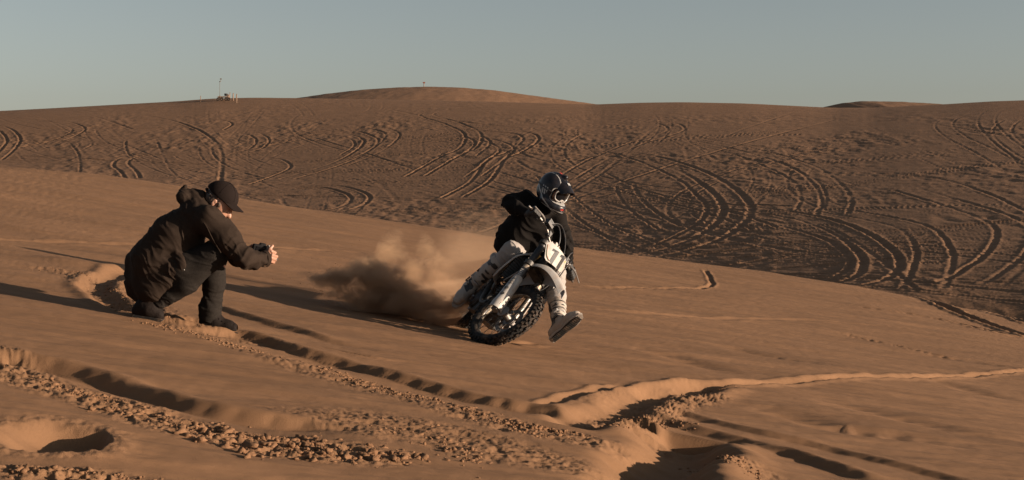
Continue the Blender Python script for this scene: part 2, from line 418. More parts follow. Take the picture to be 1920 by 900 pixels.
    groove([(1050, 575), (1180, 590), (1300, 596), (1480, 600), (1640, 612), (1800, 632), (1960, 652)], .010, .08, .8, -.4, .8, .8, .02)
    groove([(1560, 567), (1640, 580), (1720, 590), (1800, 606), (1880, 628), (1960, 640)], .05, .10, .5, 0, .8, .5, .05)
    groove([(1560, 620), (1650, 640), (1740, 660), (1850, 682), (1960, 700)], .025, .06, .6, 0, .6, .5, .04)
    groove([(1680, 530), (1730, 555), (1780, 580), (1850, 605), (1950, 640)], .08, .15, .6, 0, .8, .5, .05)
    groove([(1720, 520), (1790, 550), (1850, 580), (1950, 615)], .08, .15, .6, 0, .8, .5, .05)
    groove([(560, 640), (700, 672), (790, 682)], .012, .03, .4, 0, .4, .4, .004)
    groove([(1020, 646), (980, 645), (935, 640), (880, 632), (820, 620), (700, 600)], .03, .07, .5, 0, .2, .8, .01)
    # hollows
    def pit(px, py, rx, ry, dep, rim, ang=0, seed=1):
        c = gp(px, py); dx = x - c[0]; dy = y - c[1]; i = np.nonzero((np.abs(dx) < rx * 3) & (np.abs(dy) < ry * 4))[0]
        ca, sa = math.cos(ang), math.sin(ang); X = (dx[i] * ca + dy[i] * sa) / rx; Yq = (-dx[i] * sa + dy[i] * ca) / ry
        th = np.arctan2(Yq, X); r = np.hypot(X, Yq) * (1 + .16 * noise2(np.cos(th) * 1.5 + seed, np.sin(th) * 1.5, seed))
        wl_ = .20 + .75 * (.5 - .5 * np.cos(th)); z[i] += -dep * (1 - S((r - 1.08 + wl_) / wl_)) + .008 * fbm(dx[i] / .05, dy[i] / .05, 44, 3) * np.exp(-((r - 1.1) / .3) ** 2) + rim * np.exp(-((r - 1.18) / .26) ** 2) * (.15 + 1.6 * np.clip(np.cos(th - .1), 0, 1) ** 1.5)
    pit(92, 818, .20, .27, .072, .006, 0, 2)
    groove([(1300, 806), (1268, 836), (1240, 875), (1215, 965)], .115, .20, .14, -1.0, .10, .1, .06)
    pit(1180, 788, .14, .10, .05, .015, 0, 9)
    for qx, qy, rx_, ry_, h_ in ((1345, 880, .14, .3, .03), (1290, 822, .12, .10, .02)):
        c = gp(qx, qy); z += h_ * np.exp(-np.abs(((x - c[0]) / rx_) ** 2 + ((y - c[1]) / ry_) ** 2) ** 1.4)
    # sand pushed up by the feet and the wheels
    for px, py, rx, h in ((300, 604, .2, .008), (268, 590, .16, .008), (150, 500, .35, .045), (80, 525, .3, .02), (880, 640, .3, .012), (1190, 752, .2, .02)):
        c = gp(px, py); z += h * np.exp(-(((x - c[0]) / rx) ** 2 + ((y - c[1]) / (rx * .8)) ** 2))
    # beyond the crest the ground falls away
    yc = Ynear(pxv.clip(-900, 2800), crest_px(pxv)); s = y - yc - 1.0
    slope = np.interp(pxv, [1200, 1900], [.22, .10])
    z -= slope * .6 * np.log1p(np.exp(np.clip(s / .6, -30, 30)))
    return z

def build_near():
    u = np.concatenate([np.linspace(-1.3, -.40, 24, endpoint=False), np.linspace(-.40, .40, 930), np.linspace(.40, 1.3, 25)[1:]])
    px = PXC + u * F; pc = px.clip(-900, 2800)
    cr = crest_px(pc); cb = np.where(pc > 1400, cr, cr) + 1.5
    rows = []
    t = np.linspace(0, 1, 520)
    Yb = Ynear(pc, np.full_like(pc, 985.)).clip(3.6, 9)
    for k in np.linspace(0, 1, 14, endpoint=False): rows.append(.8 + (Yb - .8) * k)
    bot = PYH + F * (CZ - base(u.clip(-.5, .5) * Yb, Yb)) / Yb
    for a in t: rows.append(Ynear(pc, bot + (cb - bot) * a))
    yc = rows[-1]
    for k in np.linspace(0, 1, 40)[1:] ** 1.5: rows.append(yc + 22 * k)
    Yg = np.array(rows); U = np.broadcast_to(u, Yg.shape); X = (U * Yg).ravel(); Yf = Yg.ravel()
    Z = near_height(X, Yf)
    n, m = Yg.shape; I = np.arange(n * m).reshape(n, m)
    q = np.stack([I[:-1, :-1], I[:-1, 1:], I[1:, 1:], I[1:, :-1]], -1).reshape(-1, 4)
    o = mk('sand_ground', np.stack([X, Yf, Z], 1), q, M_SAND); tagit(o, kind='structure'); return o
def gz(x, y): return float(near_height(np.array([float(x)]), np.array([float(y)]))[0])
def gzs(x, y): return near_height(np.asarray(x, float), np.asarray(y, float))
build_near()
print('near', time.time() - T0)

# ------------------------------------------------------------------ far dune with ruts
SKY = np.array([(-1200, 240), (-400, 224), (0, 208), (150, 200), (330, 190), (400, 184.5), (480, 183), (560, 184), (700, 186), (900, 190), (1000, 193), (1110, 196), (1200, 192.5), (1280, 191.5), (1400, 194), (1480, 198), (1560, 202), (1640, 202), (1760, 196), (1860, 190), (1920, 188), (2100, 182), (2500, 182), (3200, 190)], float)
YT_px = np.array([-1200, -150, 50, 250, 450, 650, 850, 1050, 1250, 1450, 1650, 1850, 2050, 2300, 3200.])
YT_b = np.array([81, 125, 114, 103, 91, 79, 70, 62, 55, 49, 43, 41, 40, 39, 40.])      # foot of the visible face
YT_m = np.array([129, 154, 150, 143, 135, 123, 112, 101, 92, 82, 72, 65, 58, 53, 59.])      # at its middle
YT_s = np.array([212, 195, 193, 196, 200, 194, 187, 179, 177, 169, 158, 155, 151, 150, 156.])
def sm(px, tab):
    k = np.linspace(-140, 140, 9); wgt = np.exp(-(k / 80) ** 2); wgt /= wgt.sum()
    return sum(wi * np.interp(px + ki, YT_px, tab) for wi, ki in zip(wgt, k))
def skyline(px): return (np.interp(px - 14, SKY[:, 0], SKY[:, 1]) + np.interp(px, SKY[:, 0], SKY[:, 1]) + np.interp(px + 14, SKY[:, 0], SKY[:, 1])) / 3
def Yfar(px, py):
    sk = skyline(px); b = crest_px(px) + 30; t = (b - py) / (b - sk)
    tc = np.clip(t, 0, 1); yb, ym, ys = sm(px, YT_b), sm(px, YT_m), sm(px, YT_s)
    r = 1 - np.sqrt(np.clip(1 - tc ** 4, 0, 1))
    A = yb + (ym - yb) * 2 * tc
    # quadratic through (0,yb) (.5,ym) (1,ys-25)
    c2 = 2 * (yb + (ys - 25) - 2 * ym); c1 = (ys - 25) - yb - c2
    return yb + c1 * tc + c2 * tc ** 2 + 25 * r + np.minimum(t, 0) * 20
def fp(px, py): Y = Yfar(np.array(float(px)), np.array(float(py))); return np.array([(px - PXC) / F * Y, Y])

CELL = .11; RX0, RY0 = -95.0, 34.0; RW, RH = 1640, 1740
RAS = np.zeros((RH, RW), np.float32); TMP = np.full(RH * RW, 9.0, np.float32)
def stamp(pw, w, dep, berm, clear=.5, seed=0):
    """press a rut of half width w and given depth along a world polyline into the raster"""
    pw = np.asarray(pw); seg = np.hypot(*np.diff(pw, axis=0).T); s = np.append(0, np.cumsum(seg)); n = max(int(s[-1] / .12), 2)
    q = np.linspace(0, s[-1], n); X = np.interp(q, s, pw[:, 0]); Yq = np.interp(q, s, pw[:, 1])
    X = X + .08 * noise2(q / 1.7, q * 0 + seed, 41); Yq = Yq + .08 * noise2(q / 1.7, q * 0 + seed, 42)
    kr = int(3 * w / CELL) + 1; K = np.arange(-kr, kr + 1)
    ci = ((X - RX0) / CELL); cj = ((Yq - RY0) / CELL); i0 = np.round(ci).astype(int); j0 = np.round(cj).astype(int)
    ii = i0[:, None, None] + K[None, :, None]; jj = j0[:, None, None] + K[None, None, :]
    d = np.hypot((ii - ci[:, None, None]), (jj - cj[:, None, None])) * CELL
    qq = np.broadcast_to(q[:, None, None], d.shape)
    ok = (d < 3 * w) & (ii > 0) & (ii < RW - 1) & (jj > 0) & (jj < RH - 1)
    if not ok.any(): return
    fl = (jj * RW + ii)[ok]; dd = d[ok].astype(np.float32); qv = qq[ok]
    np.minimum.at(TMP, fl, dd); uq = np.unique(fl); dv = TMP[uq]; TMP[uq] = 9.0
    fade = min(1, 1)
    en = np.zeros(len(uq)); R1 = RAS.ravel()
    prof = -dep * np.exp(-(dv / w) ** 4) + berm * np.exp(-((dv - 1.5 * w) / (.55 * w)) ** 2)
    cl = clear * S(1.6 - dv / w)
    ux = (uq % RW) * CELL; uy = (uq // RW) * CELL; mod = .35 + .9 * S(.55 + 1.1 * noise2(ux / 7 + seed * 3.7, uy / 13, 47))
    R1[uq] = R1[uq] * (1 - cl) + prof * mod
def track(pts, gauge=1.3, w=.2, dep=.10, berm=.05, pair=True):
    pw = np.array(smooth_path([np.append(fp(*p), 0) for p in pts], 10))[:, :2]
    if not pair: stamp(pw, w, dep, berm); return
    t = np.gradient(pw, axis=0); t /= np.hypot(*t.T)[:, None] + 1e-9; nrm = np.stack([-t[:, 1], t[:, 0]], 1)
    for sgn in (-1, 1): stamp(pw + nrm * gauge / 2 * sgn, w, dep, berm, seed=sgn + 3)
def far_field():
    jy, ix = np.mgrid[0:RH, 0:RW]; x = (RX0 + ix * CELL).ravel(); y = (RY0 + jy * CELL).ravel()
    px = PXC + x / y * F
    # trampled, churned sand
    a = R(24); xr = x * np.cos(a) + y * np.sin(a); yr = -x * np.sin(a) + y * np.cos(a)
    n = .046 * fbm(xr / .9, yr / 3.2, 51, 3) + .034 * fbm(x / 1.6, y / 4.5, 55, 3) + .030 * fbm(x / .55, y / 1.8, 58, 2)
    amp = .22 + 1.25 * S(fbm(x / 11, y / 20, 61, 3) * 1.5 + .45)
    RAS[:] = (n * amp).reshape(RH, RW)
    rr = random.Random(5)
    for k in range(420):                                  # the many faint crossing tracks
        x0 = rr.uniform(-200, 2100); sk = float(skyline(x0)); cb = float(crest_px(x0))
        y0 = sk + 14 + (cb - sk) * rr.random() ** .8 * .95
        p = fp(x0, y0); hd = rr.gauss(R(100), .8) if rr.random() < .22 else rr.gauss(R(152), .5); cv = rr.gauss(0, .006); Ls = rr.uniform(16, 75); pw = []
        for _ in range(int(Ls)):
            pw.append(p.copy()); p = p + np.array([math.cos(hd), math.sin(hd)]); hd += cv; cv += rr.gauss(0, .0012)
        dep = .010 + .045 * rr.random() ** 3
        if rr.random() < .6:
            pw = np.array(pw); t = np.gradient(pw, axis=0); t /= np.hypot(*t.T)[:, None] + 1e-9; nr = np.stack([-t[:, 1], t[:, 0]], 1)
            for s_ in (-.6, .6): stamp(pw + nr * s_, rr.uniform(.08, .14), dep, dep * .7, .4, k)
        else: stamp(pw, rr.uniform(.10, .22), dep, dep * .6, .4, k)
    D = .13
    TR = [([(1070, 300), (1120, 288), (1200, 292), (1290, 318), (1350, 352), (1380, 385), (1372, 415), (1330, 445), (1270, 468), (1220, 478)], 1, 1.5, .30, .15),
          ([(960, 292), (1060, 282), (1160, 290), (1260, 330), (1310, 370), (1325, 395), (1300, 425), (1230, 460)], 0, 1, .22, .08),
          ([(1000, 228), (1120, 224), (1200, 226), (1252, 232), (1268, 243), (1240, 255), (1190, 270), (1120, 300), (1060, 335)], 1, 1.6, .24, .13),
          ([(1280, 255), (1400, 280), (1500, 310), (1550, 345), (1568, 375), (1560, 402)], 1, 1.6, .26, .13),
          ([(1280, 262), (1380, 285), (1450, 310), (1510, 340), (1525, 370), (1518, 392)], 1, 1.4, .22, .10),
          ([(1330, 385), (1430, 395), (1520, 410), (1590, 435), (1640, 470), (1652, 500), (1625, 524), (1560, 540)], 1, 1.3, .28, .16),
          ([(1380, 410), (1470, 425), (1550, 450), (1590, 480), (1590, 505), (1560, 522)], 0, 1, .25, .13),
          ([(1640, 325), (1760, 335), (1850, 362), (1920, 395), (2000, 440)], 0, 1, .26, .12),
          ([(1700, 355), (1800, 385), (1860, 405), (1900, 430), (1890, 470), (1840, 510), (1800, 530)], 1, 1.4, .25, .12),
          ([(1560, 395), (1650, 410), (1720, 430), (1750, 470), (1745, 510), (1730, 540)], 1, 1.3, .22, .12),
          ([(1720, 545), (1690, 520), (1640, 480), (1560, 430), (1470, 400)], 0, 1, .2, .09),
          ([(1850, 200), (1800, 215), (1770, 232), (1790, 255), (1850, 285), (1930, 330)], 1, 1.5, .2, .09),
          ([(1930, 205), (1870, 205), (1850, 225), (1870, 255), (1930, 300)], 1, 1.5, .22, .10),
          ([(1960, 215), (1900, 225), (1880, 250), (1930, 290), (1980, 310)], 1, 1.5, .22, .09),
          ([(1560, 215), (1620, 240), (1720, 285), (1800, 320)], 1, 1.4, .18, .06),
          ([(780, 205), (830, 205), (800, 215), (850, 232), (885, 250), (880, 275), (840, 295), (780, 330)], 1, 1.6, .24, .12),
          ([(860, 240), (930, 245), (980, 250), (995, 262), (965, 285), (930, 300), (900, 340), (850, 370)], 1, 1.5, .24, .13),
          ([(840, 262), (910, 262), (950, 278), (930, 300), (890, 330)], 1, 1.3, .22, .12),
          ([(760, 275), (830, 262), (880, 255), (905, 268), (880, 292)], 1, 1.4, .22, .11),
          ([(560, 255), (640, 245), (690, 258), (692, 272), (660, 295), (610, 315), (540, 335)], 1, 1.4, .24, .13),
          ([(640, 245), (700, 240), (735, 250), (725, 268), (690, 290), (640, 310)], 1, 1.4, .2, .10),
          ([(540, 262), (600, 252), (650, 258), (665, 272), (640, 290)], 0, 1, .2, .09),
          ([(420, 250), (470, 250), (492, 262), (480, 278), (440, 290)], 1, 1.3, .2, .10),
          ([(500, 295), (530, 300), (545, 312), (525, 325), (470, 345)], 0, 1, .24, .12),
          ([(370, 225), (420, 226), (435, 233), (420, 243)], 0, 1, .24, .12),
          ([(40, 220), (110, 228), (147, 241), (130, 255), (95, 268)], 1, 1.4, .22, .11),
          ([(-60, 232), (0, 240), (24, 258), (18, 276), (-10, 300)], 1, 1.4, .26, .13),
          ([(262, 292), (225, 297), (212, 310), (226, 322), (235, 336)], 0, 1, .26, .13),
          ([(300, 290), (258, 294), (240, 305), (256, 322), (262, 334)], 0, 1, .26, .13),
          ([(560, 352), (620, 350), (665, 362), (675, 375), (650, 390), (600, 400)], 1, 1.3, .24, .13),
          ([(130, 268), (145, 285), (150, 310), (148, 330)], 0, 1, .2, .08),
          ([(0, 268), (80, 262), (160, 268), (120, 290), (60, 300)], 1, 1.3, .18, .07),
          ([(670, 200), (668, 192), (690, 188)], 1, 1.5, .2, .08), ([(690, 212), (705, 203), (706, 190)], 1, 1.5, .2, .08),
          ([(1180, 390), (1100, 380), (1040, 400)], 1, 1.3, .16, .05),
          ([(1070, 410), (1160, 440), (1240, 470), (1330, 500)], 1, 1.3, .18, .08),
          ([(1240, 505), (1330, 480), (1430, 470), (1560, 460), (1700, 440), (1800, 430)], 0, 1, .16, .07),
          ([(1280, 200), (1290, 230), (1285, 255), (1320, 285)], 0, 1, .18, .06)]
    for pts, pair, g, ww, dp in TR: track(pts, g, ww * (.62 if pts[0][0] < 1200 else .50), dp * (.50 if pts[0][0] < 1000 else .27), dp * (.30 if pts[0][0] < 1000 else .18), bool(pair))
far_field()
def ras(x, y):
    i = np.clip((x - RX0) / CELL, 0, RW - 1.01); j = np.clip((y - RY0) / CELL, 0, RH - 1.01); i0 = i.astype(int); j0 = j.astype(int); a = i - i0; b = j - j0
    v = (RAS[j0, i0] * (1 - a) + RAS[j0, i0 + 1] * a) * (1 - b) + (RAS[j0 + 1, i0] * (1 - a) + RAS[j0 + 1, i0 + 1] * a) * b
    edge = S((x - RX0) / 4) * S((RX0 + RW * CELL - x) / 4) * S((y - RY0) / 2) * S((RY0 + RH * CELL - y) / 6)
    return v * edge
def far_z(px, py):
    Y = Yfar(px, py); X = (px - PXC) / F * Y; Z = CZ + (PYH - py) / F * Y
    sk = skyline(px); quiet = .22 + .78 * S((py - sk - 6) / 48)
    return X, Y, Z, quiet
def build_far():
    px = np.concatenate([np.linspace(-2400, -110, 40, endpoint=False), np.linspace(-110, 2030, 1000), np.linspace(2030, 4400, 41)[1:]])
    pc = px.clip(-1150, 3100); sk = skyline(pc); b = crest_px(pc) + 30; rows = []
    for t in np.linspace(0, 1, 330): rows.append(b + (sk - b) * (1 - (1 - t) ** 1.12))
    PY = np.array(rows); PXg = np.broadcast_to(pc, PY.shape)
    X, Y, Z, qt = far_z(PXg, PY); X = (np.broadcast_to(px, PY.shape) - PXC) / F * Y
    n0 = ras(X.ravel(), Y.ravel()).reshape(X.shape); Z = Z + n0 * qt
    # valley skirt in front, back slope behind
    xs, ys, zs = X[-1], Y[-1], Z[-1]; front = []; back = []
    for k in (14, 7, 3): front.append((X[0] * (Y[0] - k) / Y[0], Y[0] - k, Z[0] - .05 * k))
    for k in (1, 3, 7, 15, 30, 60): back.append((xs * (ys + k) / ys, ys + k, zs - .012 * k - .0025 * k * k))
    X = np.vstack([f[0] for f in front] + [X] + [f[0] for f in back]); Y = np.vstack([f[1] for f in front] + [Y] + [f[1] for f in back]); Z = np.vstack([f[2] for f in front] + [Z] + [f[2] for f in back])
    n, m = X.shape; I = np.arange(n * m).reshape(n, m)
    q = np.stack([I[:-1, :-1], I[:-1, 1:], I[1:, 1:], I[1:, :-1]], -1).reshape(-1, 4)
    tagit(mk('dune', np.stack([X.ravel(), Y.ravel(), Z.ravel()], 1), q, M_DUNE), kind='structure')
build_far()
print('far', time.time() - T0)

def distant(pxs, pys, Y0, depth, name, tr=()):
    """a dune farther off whose crest follows the given skyline"""
    px = np.linspace(pxs[0], pxs[-1], 260); py = np.interp(px, pxs, pys); k = np.ones(9) / 9; py = np.convolve(np.pad(py, 4, mode='edge'), k, 'valid')
    x = (px - PXC) / F * Y0; zc = CZ + (PYH - py) / F * Y0; V = []; ts = np.concatenate([np.linspace(-1, 1, 110), [1.5, 2.2]])
    for t in ts:
        y = Y0 + depth * t; f = math.sqrt(t * t + .0016) - .04; z = zc - depth * (.085 * f + .08 * t * t)
        xx = x + 0 * z; n = .10 * fbm(xx / 5, np.full_like(xx, y) / 12, 71, 4) * (1 if abs(t) > .06 else .4) + .05 * fbm(xx / 1.5, np.full_like(xx, y) / 6, 73, 3)
        V.append(np.stack([xx, np.full_like(xx, y), z + n], 1))
    n, m = len(ts), len(px); I = np.arange(n * m).reshape(n, m)
    q = np.stack([I[:-1, :-1], I[:-1, 1:], I[1:, 1:], I[1:, :-1]], -1).reshape(-1, 4)
    tagit(mk(name, np.concatenate(V), q, M_DUNE), kind='structure')
distant([440, 520, 570, 620, 680, 740, 800, 860, 920, 1000, 1060, 1110, 1180, 1300], [205, 190, 183, 176, 169, 165, 163, 164.5, 169, 180, 188, 195, 206, 225], 330, 95, 'dune')
distant([1440, 1520, 1545, 1575, 1610, 1680, 1760, 1830, 1900], [225, 206, 200.5, 194, 190, 191, 195.5, 203, 215], 300, 70, 'dune')
# wide desert floor out to the horizon
th = np.linspace(0, 2 * np.pi, 97)[:-1]; rad = [0, 60, 200, 700, 2500, 8000]; V = [(0, 0, -6.0)]; fcs = []
for k, r_ in enumerate(rad[1:]):
    for a in th: V.append((r_ * math.cos(a), r_ * math.sin(a), -6.0 - .002 * r_ * (r_ < 3000)))
m = 96
for j in range(m): fcs.append((0, 1 + j, 1 + (j + 1) % m))
for k in range(4):
    for j in range(m): a = 1 + k * m; b_ = a + m; fcs.append((a + j, b_ + j, b_ + (j + 1) % m, a + (j + 1) % m))
tagit(mk('desert_floor', V, fcs, M_DUNE), kind='structure')
# ------------------------------------------------------------------ motorcycle frame of reference
TH, PHI, DL = .214, .765, .42
AX = P(949, 592, 11.25)                                  # front axle
def unit(v): v = np.asarray(v, float); return v / np.linalg.norm(v)
bF = unit([math.sin(TH), -math.cos(TH), -.16 * math.sin(TH) + .033 * math.cos(TH) + .056])
Lf = unit(np.cross([0, 0, 1.], bF)); Uf = np.cross(bF, Lf)
bL = math.cos(PHI) * Lf - math.sin(PHI) * Uf; bU = np.cross(bF, bL)
rk = R(27); bC = math.cos(rk) * bU - math.sin(rk) * bF; N0 = math.cos(rk) * bF + math.sin(rk) * bU
bN = math.cos(DL) * N0 + math.sin(DL) * bL; sL = np.cross(bC, bN)
bO = AX - 1.43 * bF - .335 * bU
MB = Matrix(((bF[0], bL[0], bU[0], bO[0]), (bF[1], bL[1], bU[1], bO[1]), (bF[2], bL[2], bU[2], bO[2]), (0, 0, 0, 1)))
Bm = np.stack([bF, bL, bU], 1)                            # local -> world axes
St = np.stack([bN, sL, bC], 1)                            # steering frame (forward, left, up the fork), origin = front axle
def W(x, y, z): return bO + Bm @ np.array([x, y, z], float)
def V3(x, y, z): return AX + St @ np.array([x, y, z], float)
def pxy(p): return (round(PXC + p[0] * F / p[1]), round(PYH + (CZ - p[2]) * F / p[1]))

M_RUB = mat('rubber', (.016, .015, .014), .85, spec=.2, bump=.002, bscale=90, dirt=.25)
M_BLK = mat('black_plastic', (.015, .015, .016), .45, dirt=.12)
M_WHT = mat('white_plastic', (.33, .31, .285), .5, dirt=.5, bump=.0008, bscale=30)
M_ALU = mat('aluminium', (.19, .17, .155), .5, metal=.6, var=.25)
M_STL = mat('steel', (.17, .155, .14), .45, metal=.85)
M_SPK = mat('spoke_steel', (.07, .065, .06), .5, metal=.6)
M_BRZ = mat('fork_coating', (.30, .24, .18), .4, metal=.45)
M_ENG = mat('engine_metal', (.06, .055, .05), .5, metal=.6, var=.4, vscale=20, bump=.004, bscale=40)
M_YEL = mat('yellow_plastic', (.48, .31, .08), .45)
M_SEAT = mat('seat_vinyl', (.022, .023, .027), .6, bump=.002, bscale=50)
M_GREY2 = mat('grey_print', (.16, .16, .17), .5)
M_RED = mat('red_print', (.35, .03, .02), .5); M_GRN = mat('green_print', (.03, .16, .07), .5)
M_PRT = mat('rim_print', (.02, .02, .02), .4, c2=(.40, .33, .24), vscale=30)

bike = empty('motorcycle', mat=MB)
tagit(bike, 'white and black dirt bike leaning hard into a turn, number 11 on its front plate', 'motorcycle')
def BP(name, m, ma, parent=None, smooth=True, angle=35, fr='b', **k):
    if fr == 'b': v, f = xf(m, Bm, bO)
    elif fr == 's': v, f = xf(m, St, AX)
    else: v, f = m
    return mk(name, v, f, ma, parent or bike, smooth, angle, **k)

def wheel(name, c, r, tw, axes, knobs, front):
    A = np.asarray(axes)
    def Q(m): return xf(m, A, c)
    n = 56; rc = r - .014 - tw
    hub = mk(name, *Q(cat(lathe([(.014, -.075), (.03, -.07), (.052, -.05), (.052, -.044), (.03, -.04), (.026, 0), (.03, .04), (.055, .044), (.055, .05), (.03, .07), (.014, .075)], 24))), M_ALU, bike, True, 35)
    sec = [(rc + tw * math.cos(t) * 1.0, tw * 1.08 * math.sin(t)) for t in np.linspace(0, 2 * math.pi, 17)[:-1]]
    ms = [lathe(sec, 72)]
    kb = []
    cnt = 46
    for k in range(cnt):
        a0 = 2 * math.pi * k / cnt
        for (ang, hl, hw, st) in ((0, .0115, .011, 0), (.42, .010, .0105, .5), (-.42, .010, .0105, .5), (.95, .0095, .0095, 0), (-.95, .0095, .0095, 0)):
            if ang == 0 and k % 2: off = .012
            else: off = -.012 if ang == 0 else 0
            a = a0 + st * 2 * math.pi / cnt; er = np.array([math.cos(a), 0, math.sin(a)]); ey = np.array([0, 1., 0]); et = np.array([-math.sin(a), 0, math.cos(a)])
            nn = er * math.cos(ang) + ey * math.sin(ang); tt = ey * math.cos(ang) - er * math.sin(ang)
            cc = er * rc + nn * (tw + .004) + ey * off
            kb.append(box(cc, (hl, hw, .0115), np.stack([et, tt, nn], 1)))
    tyre = mk('tyre', *Q(cat(*ms)), M_RUB, hub, True, 40)
    mk('tread', *Q(cat(*kb)), M_RUB, hub, False)['kind'] = 'stuff'
    rr = rc - tw * .78
    rim = mk('rim', *Q(lathe([(rr + .006, -.026), (rr + .012, -.028), (rr + .012, .028), (rr + .006, .026), (rr - .008, .014), (rr - .010, 0), (rr - .008, -.014)], 72)), M_PRT, hub, True, 35)
    first = None
    for k in range(32):
        a = 2 * math.pi * k / 32; sd = 1 if k % 2 else -1; b = a + (.9 if (k // 2) % 2 else -.9) * .55
        p0 = np.array([.048 * math.cos(b), sd * .044, .048 * math.sin(b)]); p1 = np.array([(rr - .004) * math.cos(a), sd * .006, (rr - .004) * math.sin(a)])
        mk('spoke', *Q(tube([p0, p1], .0019, 5)), M_SPK, hub, True)
    dr, dy = (.125, .056) if front else (.115, -.056)
    mk('brake_disc', *Q(lathe([(dr - .03, dy - .0015), (dr, dy - .0015), (dr, dy + .0015), (dr - .03, dy + .0015)], 48)), M_STL, hub, True, 30)
    arms = [tube([(.05 * math.cos(a), dy, .05 * math.sin(a)), ((dr - .022) * math.cos(a + .3), dy, (dr - .022) * math.sin(a + .3))], .005, 6) for a in np.linspace(0, 2 * math.pi, 7)[:-1]]
    mk('disc_carrier', *Q(cat(lathe([(.04, dy - .002), (.062, dy - .002), (.062, dy + .002), (.04, dy + .002)], 24), *arms)), M_ALU, hub)['kind'] = 'stuff'
    return hub
fw = wheel('front_wheel', AX, .330, .040, St, 0, True)
rw = wheel('rear_wheel', W(0, 0, .335), .338, .052, Bm, 0, False)
mk('sprocket', *xf(lathe([(.02, .064), (.10, .064), (.104, .066), (.10, .068), (.02, .068)], 40), Bm, W(0, 0, .335)), M_ALU, rw, True, 30)

# fork, guards, clamps
for sd in (-1, 1):
    y = sd * .105
    BP('fork_stanchion', tube([(-.03, y, .0), (-.03, y, .34)], .024, 14), M_STL, fr='s')
    ft = BP('fork_tube', cat(tube([(-.03, y, .31), (-.03, y, .44)], .0315, 18), tube([(-.03, y, .44), (-.03, y, .455), (-.03, y, .52)], [.0315, .029, .029], 18)), M_BRZ, fr='s')
    BP('fork_upper_tube', tube([(-.03, y, .52), (-.03, y, .79)], .0285, 18), M_BLK, fr='s')
    dk = mk('fork_sticker', *xf(lathe([(.0322, 0), (.0326, .004), (.0326, .116), (.0322, .12)], 20), St @ np.array([[1, 0, 0], [0, 0, -1.], [0, 1., 0]]), V3(-.03, y, .315)), M_BLK, ft)
    for k in range(5):                                     # white block lettering running up the dark band
        z0 = .330 + k * .019
        gl = [box((-.03 + .0325 * math.cos(a), y + .0325 * math.sin(a), z0 + dz), (.0012, .0035 if w_ else .012, h_), np.array([[math.cos(a), -math.sin(a), 0], [math.sin(a), math.cos(a), 0], [0, 0, 1]])) for a, dz, h_, w_ in ((R(-62 if sd < 0 else 20), 0, .006, 0), (R(-40 if sd < 0 else 45), .004 * (k % 2), .0022, 1))]
        BP('letter_block', cat(*gl), M_WHT, ft, False, fr='s')
    # guard: a wrapped shell outside and in front of the leg
    G = []
    for z in np.linspace(-.045, .335, 12):
        t = (z + .045) / .38; rad = .050 - .010 * abs(t - .25) + (.006 if t < .2 else 0) - .006 * S((t - .85) / .15); row = []
        for a in np.linspace(R(-150), R(60) if sd < 0 else R(-20), 13): row.append((-.03 + rad * math.cos(a), y + rad * math.sin(a) * (1 if sd < 0 else -1), z))
        G.append(row)
    gd = BP('fork_guard', sheet(G, .004), M_WHT, fr='s', angle=50)
    if sd < 0:
        def onguard(u, z, ang0=-72):                       # u metres round the guard, z up the leg
            a = R(ang0) + u / .047; rad = .0535; return np.array([-.03 + rad * math.cos(a), y + rad * math.sin(a), z])
        def stroke(pts, wd):
            m = []
            for i in range(len(pts) - 1):
                a, b = onguard(*pts[i]), onguard(*pts[i + 1]); nn = unit(np.array([a[0] + .03, a[1] - y, 0])); d = unit(b - a); s_ = np.cross(nn, d); mid = (a + b) / 2
                m.append(box(mid, (np.linalg.norm(b - a) / 2 + wd * .4, wd / 2, .0008), np.stack([d, s_, nn], 1)))
            return m
        g = []
        for k in range(9):
            a = k * 2 * math.pi / 9; g += stroke([(.0085 * math.cos(a), .165 + .0085 * math.sin(a)), (.017 * math.cos(a), .165 + .017 * math.sin(a))], .0035)
        ring = [(.0085 * math.cos(a), .165 + .0085 * math.sin(a)) for a in np.linspace(0, 2 * math.pi, 10)]; g += stroke(ring, .0035)
        BP('sun_emblem', cat(*g), M_BLK, gd, False, fr='s')
        g = stroke([(-.012, .215), (.016, .222)], .005) + stroke([(-.012, .240), (.016, .248)], .005) + stroke([(.004, .222), (-.002, .245)], .004) + stroke([(-.010, .262), (.012, .270), (.014, .282), (-.006, .276)], .005)
        BP('guard_lettering', cat(*g), M_BLK, gd, False, fr='s')
        ring = [(.002 + .013 * math.cos(a), .095 + .013 * math.sin(a)) for a in np.linspace(0, 5.2, 9)]
        BP('ring_emblem', cat(*(stroke(ring, .006) + stroke([(-.004, .093), (.008, .097)], .005))), M_BLK, gd, False, fr='s')
    BP('axle_lug', cat(box((-.02, y, -.012), (.028, .022, .042)), tube([(0, y - .03, 0), (0, y + .03, 0)], .022, 14)), M_ALU, fr='s')
BP('front_axle', tube([(0, -.145, 0), (0, .145, 0)], .012, 12), M_STL, fr='s')
BP('brake_caliper', cat(box((-.085, .075, .06), (.035, .022, .04)), tube([(-.1, .075, .03), (-.07, .075, .1)], .016, 10)), M_BLK, fr='s')
BP('brake_hose', tube(smooth_path([(-.09, .09, .1), (-.06, .13, .3), (-.02, .13, .55), (.05, .06, .78), (-.02, .12, .90)]), .005, 6), M_BLK, fr='s')
for z, h, d in ((.50, .020, .045), (.755, .016, .04)):
    BP('triple_clamp', cat(box((-.02, 0, z), (d, .075, h)), tube([(-.03, -.105, z - h), (-.03, -.105, z + h)], .042, 14), tube([(-.03, .105, z - h), (-.03, .105, z + h)], .042, 14)), M_ENG, fr='s', angle=30)

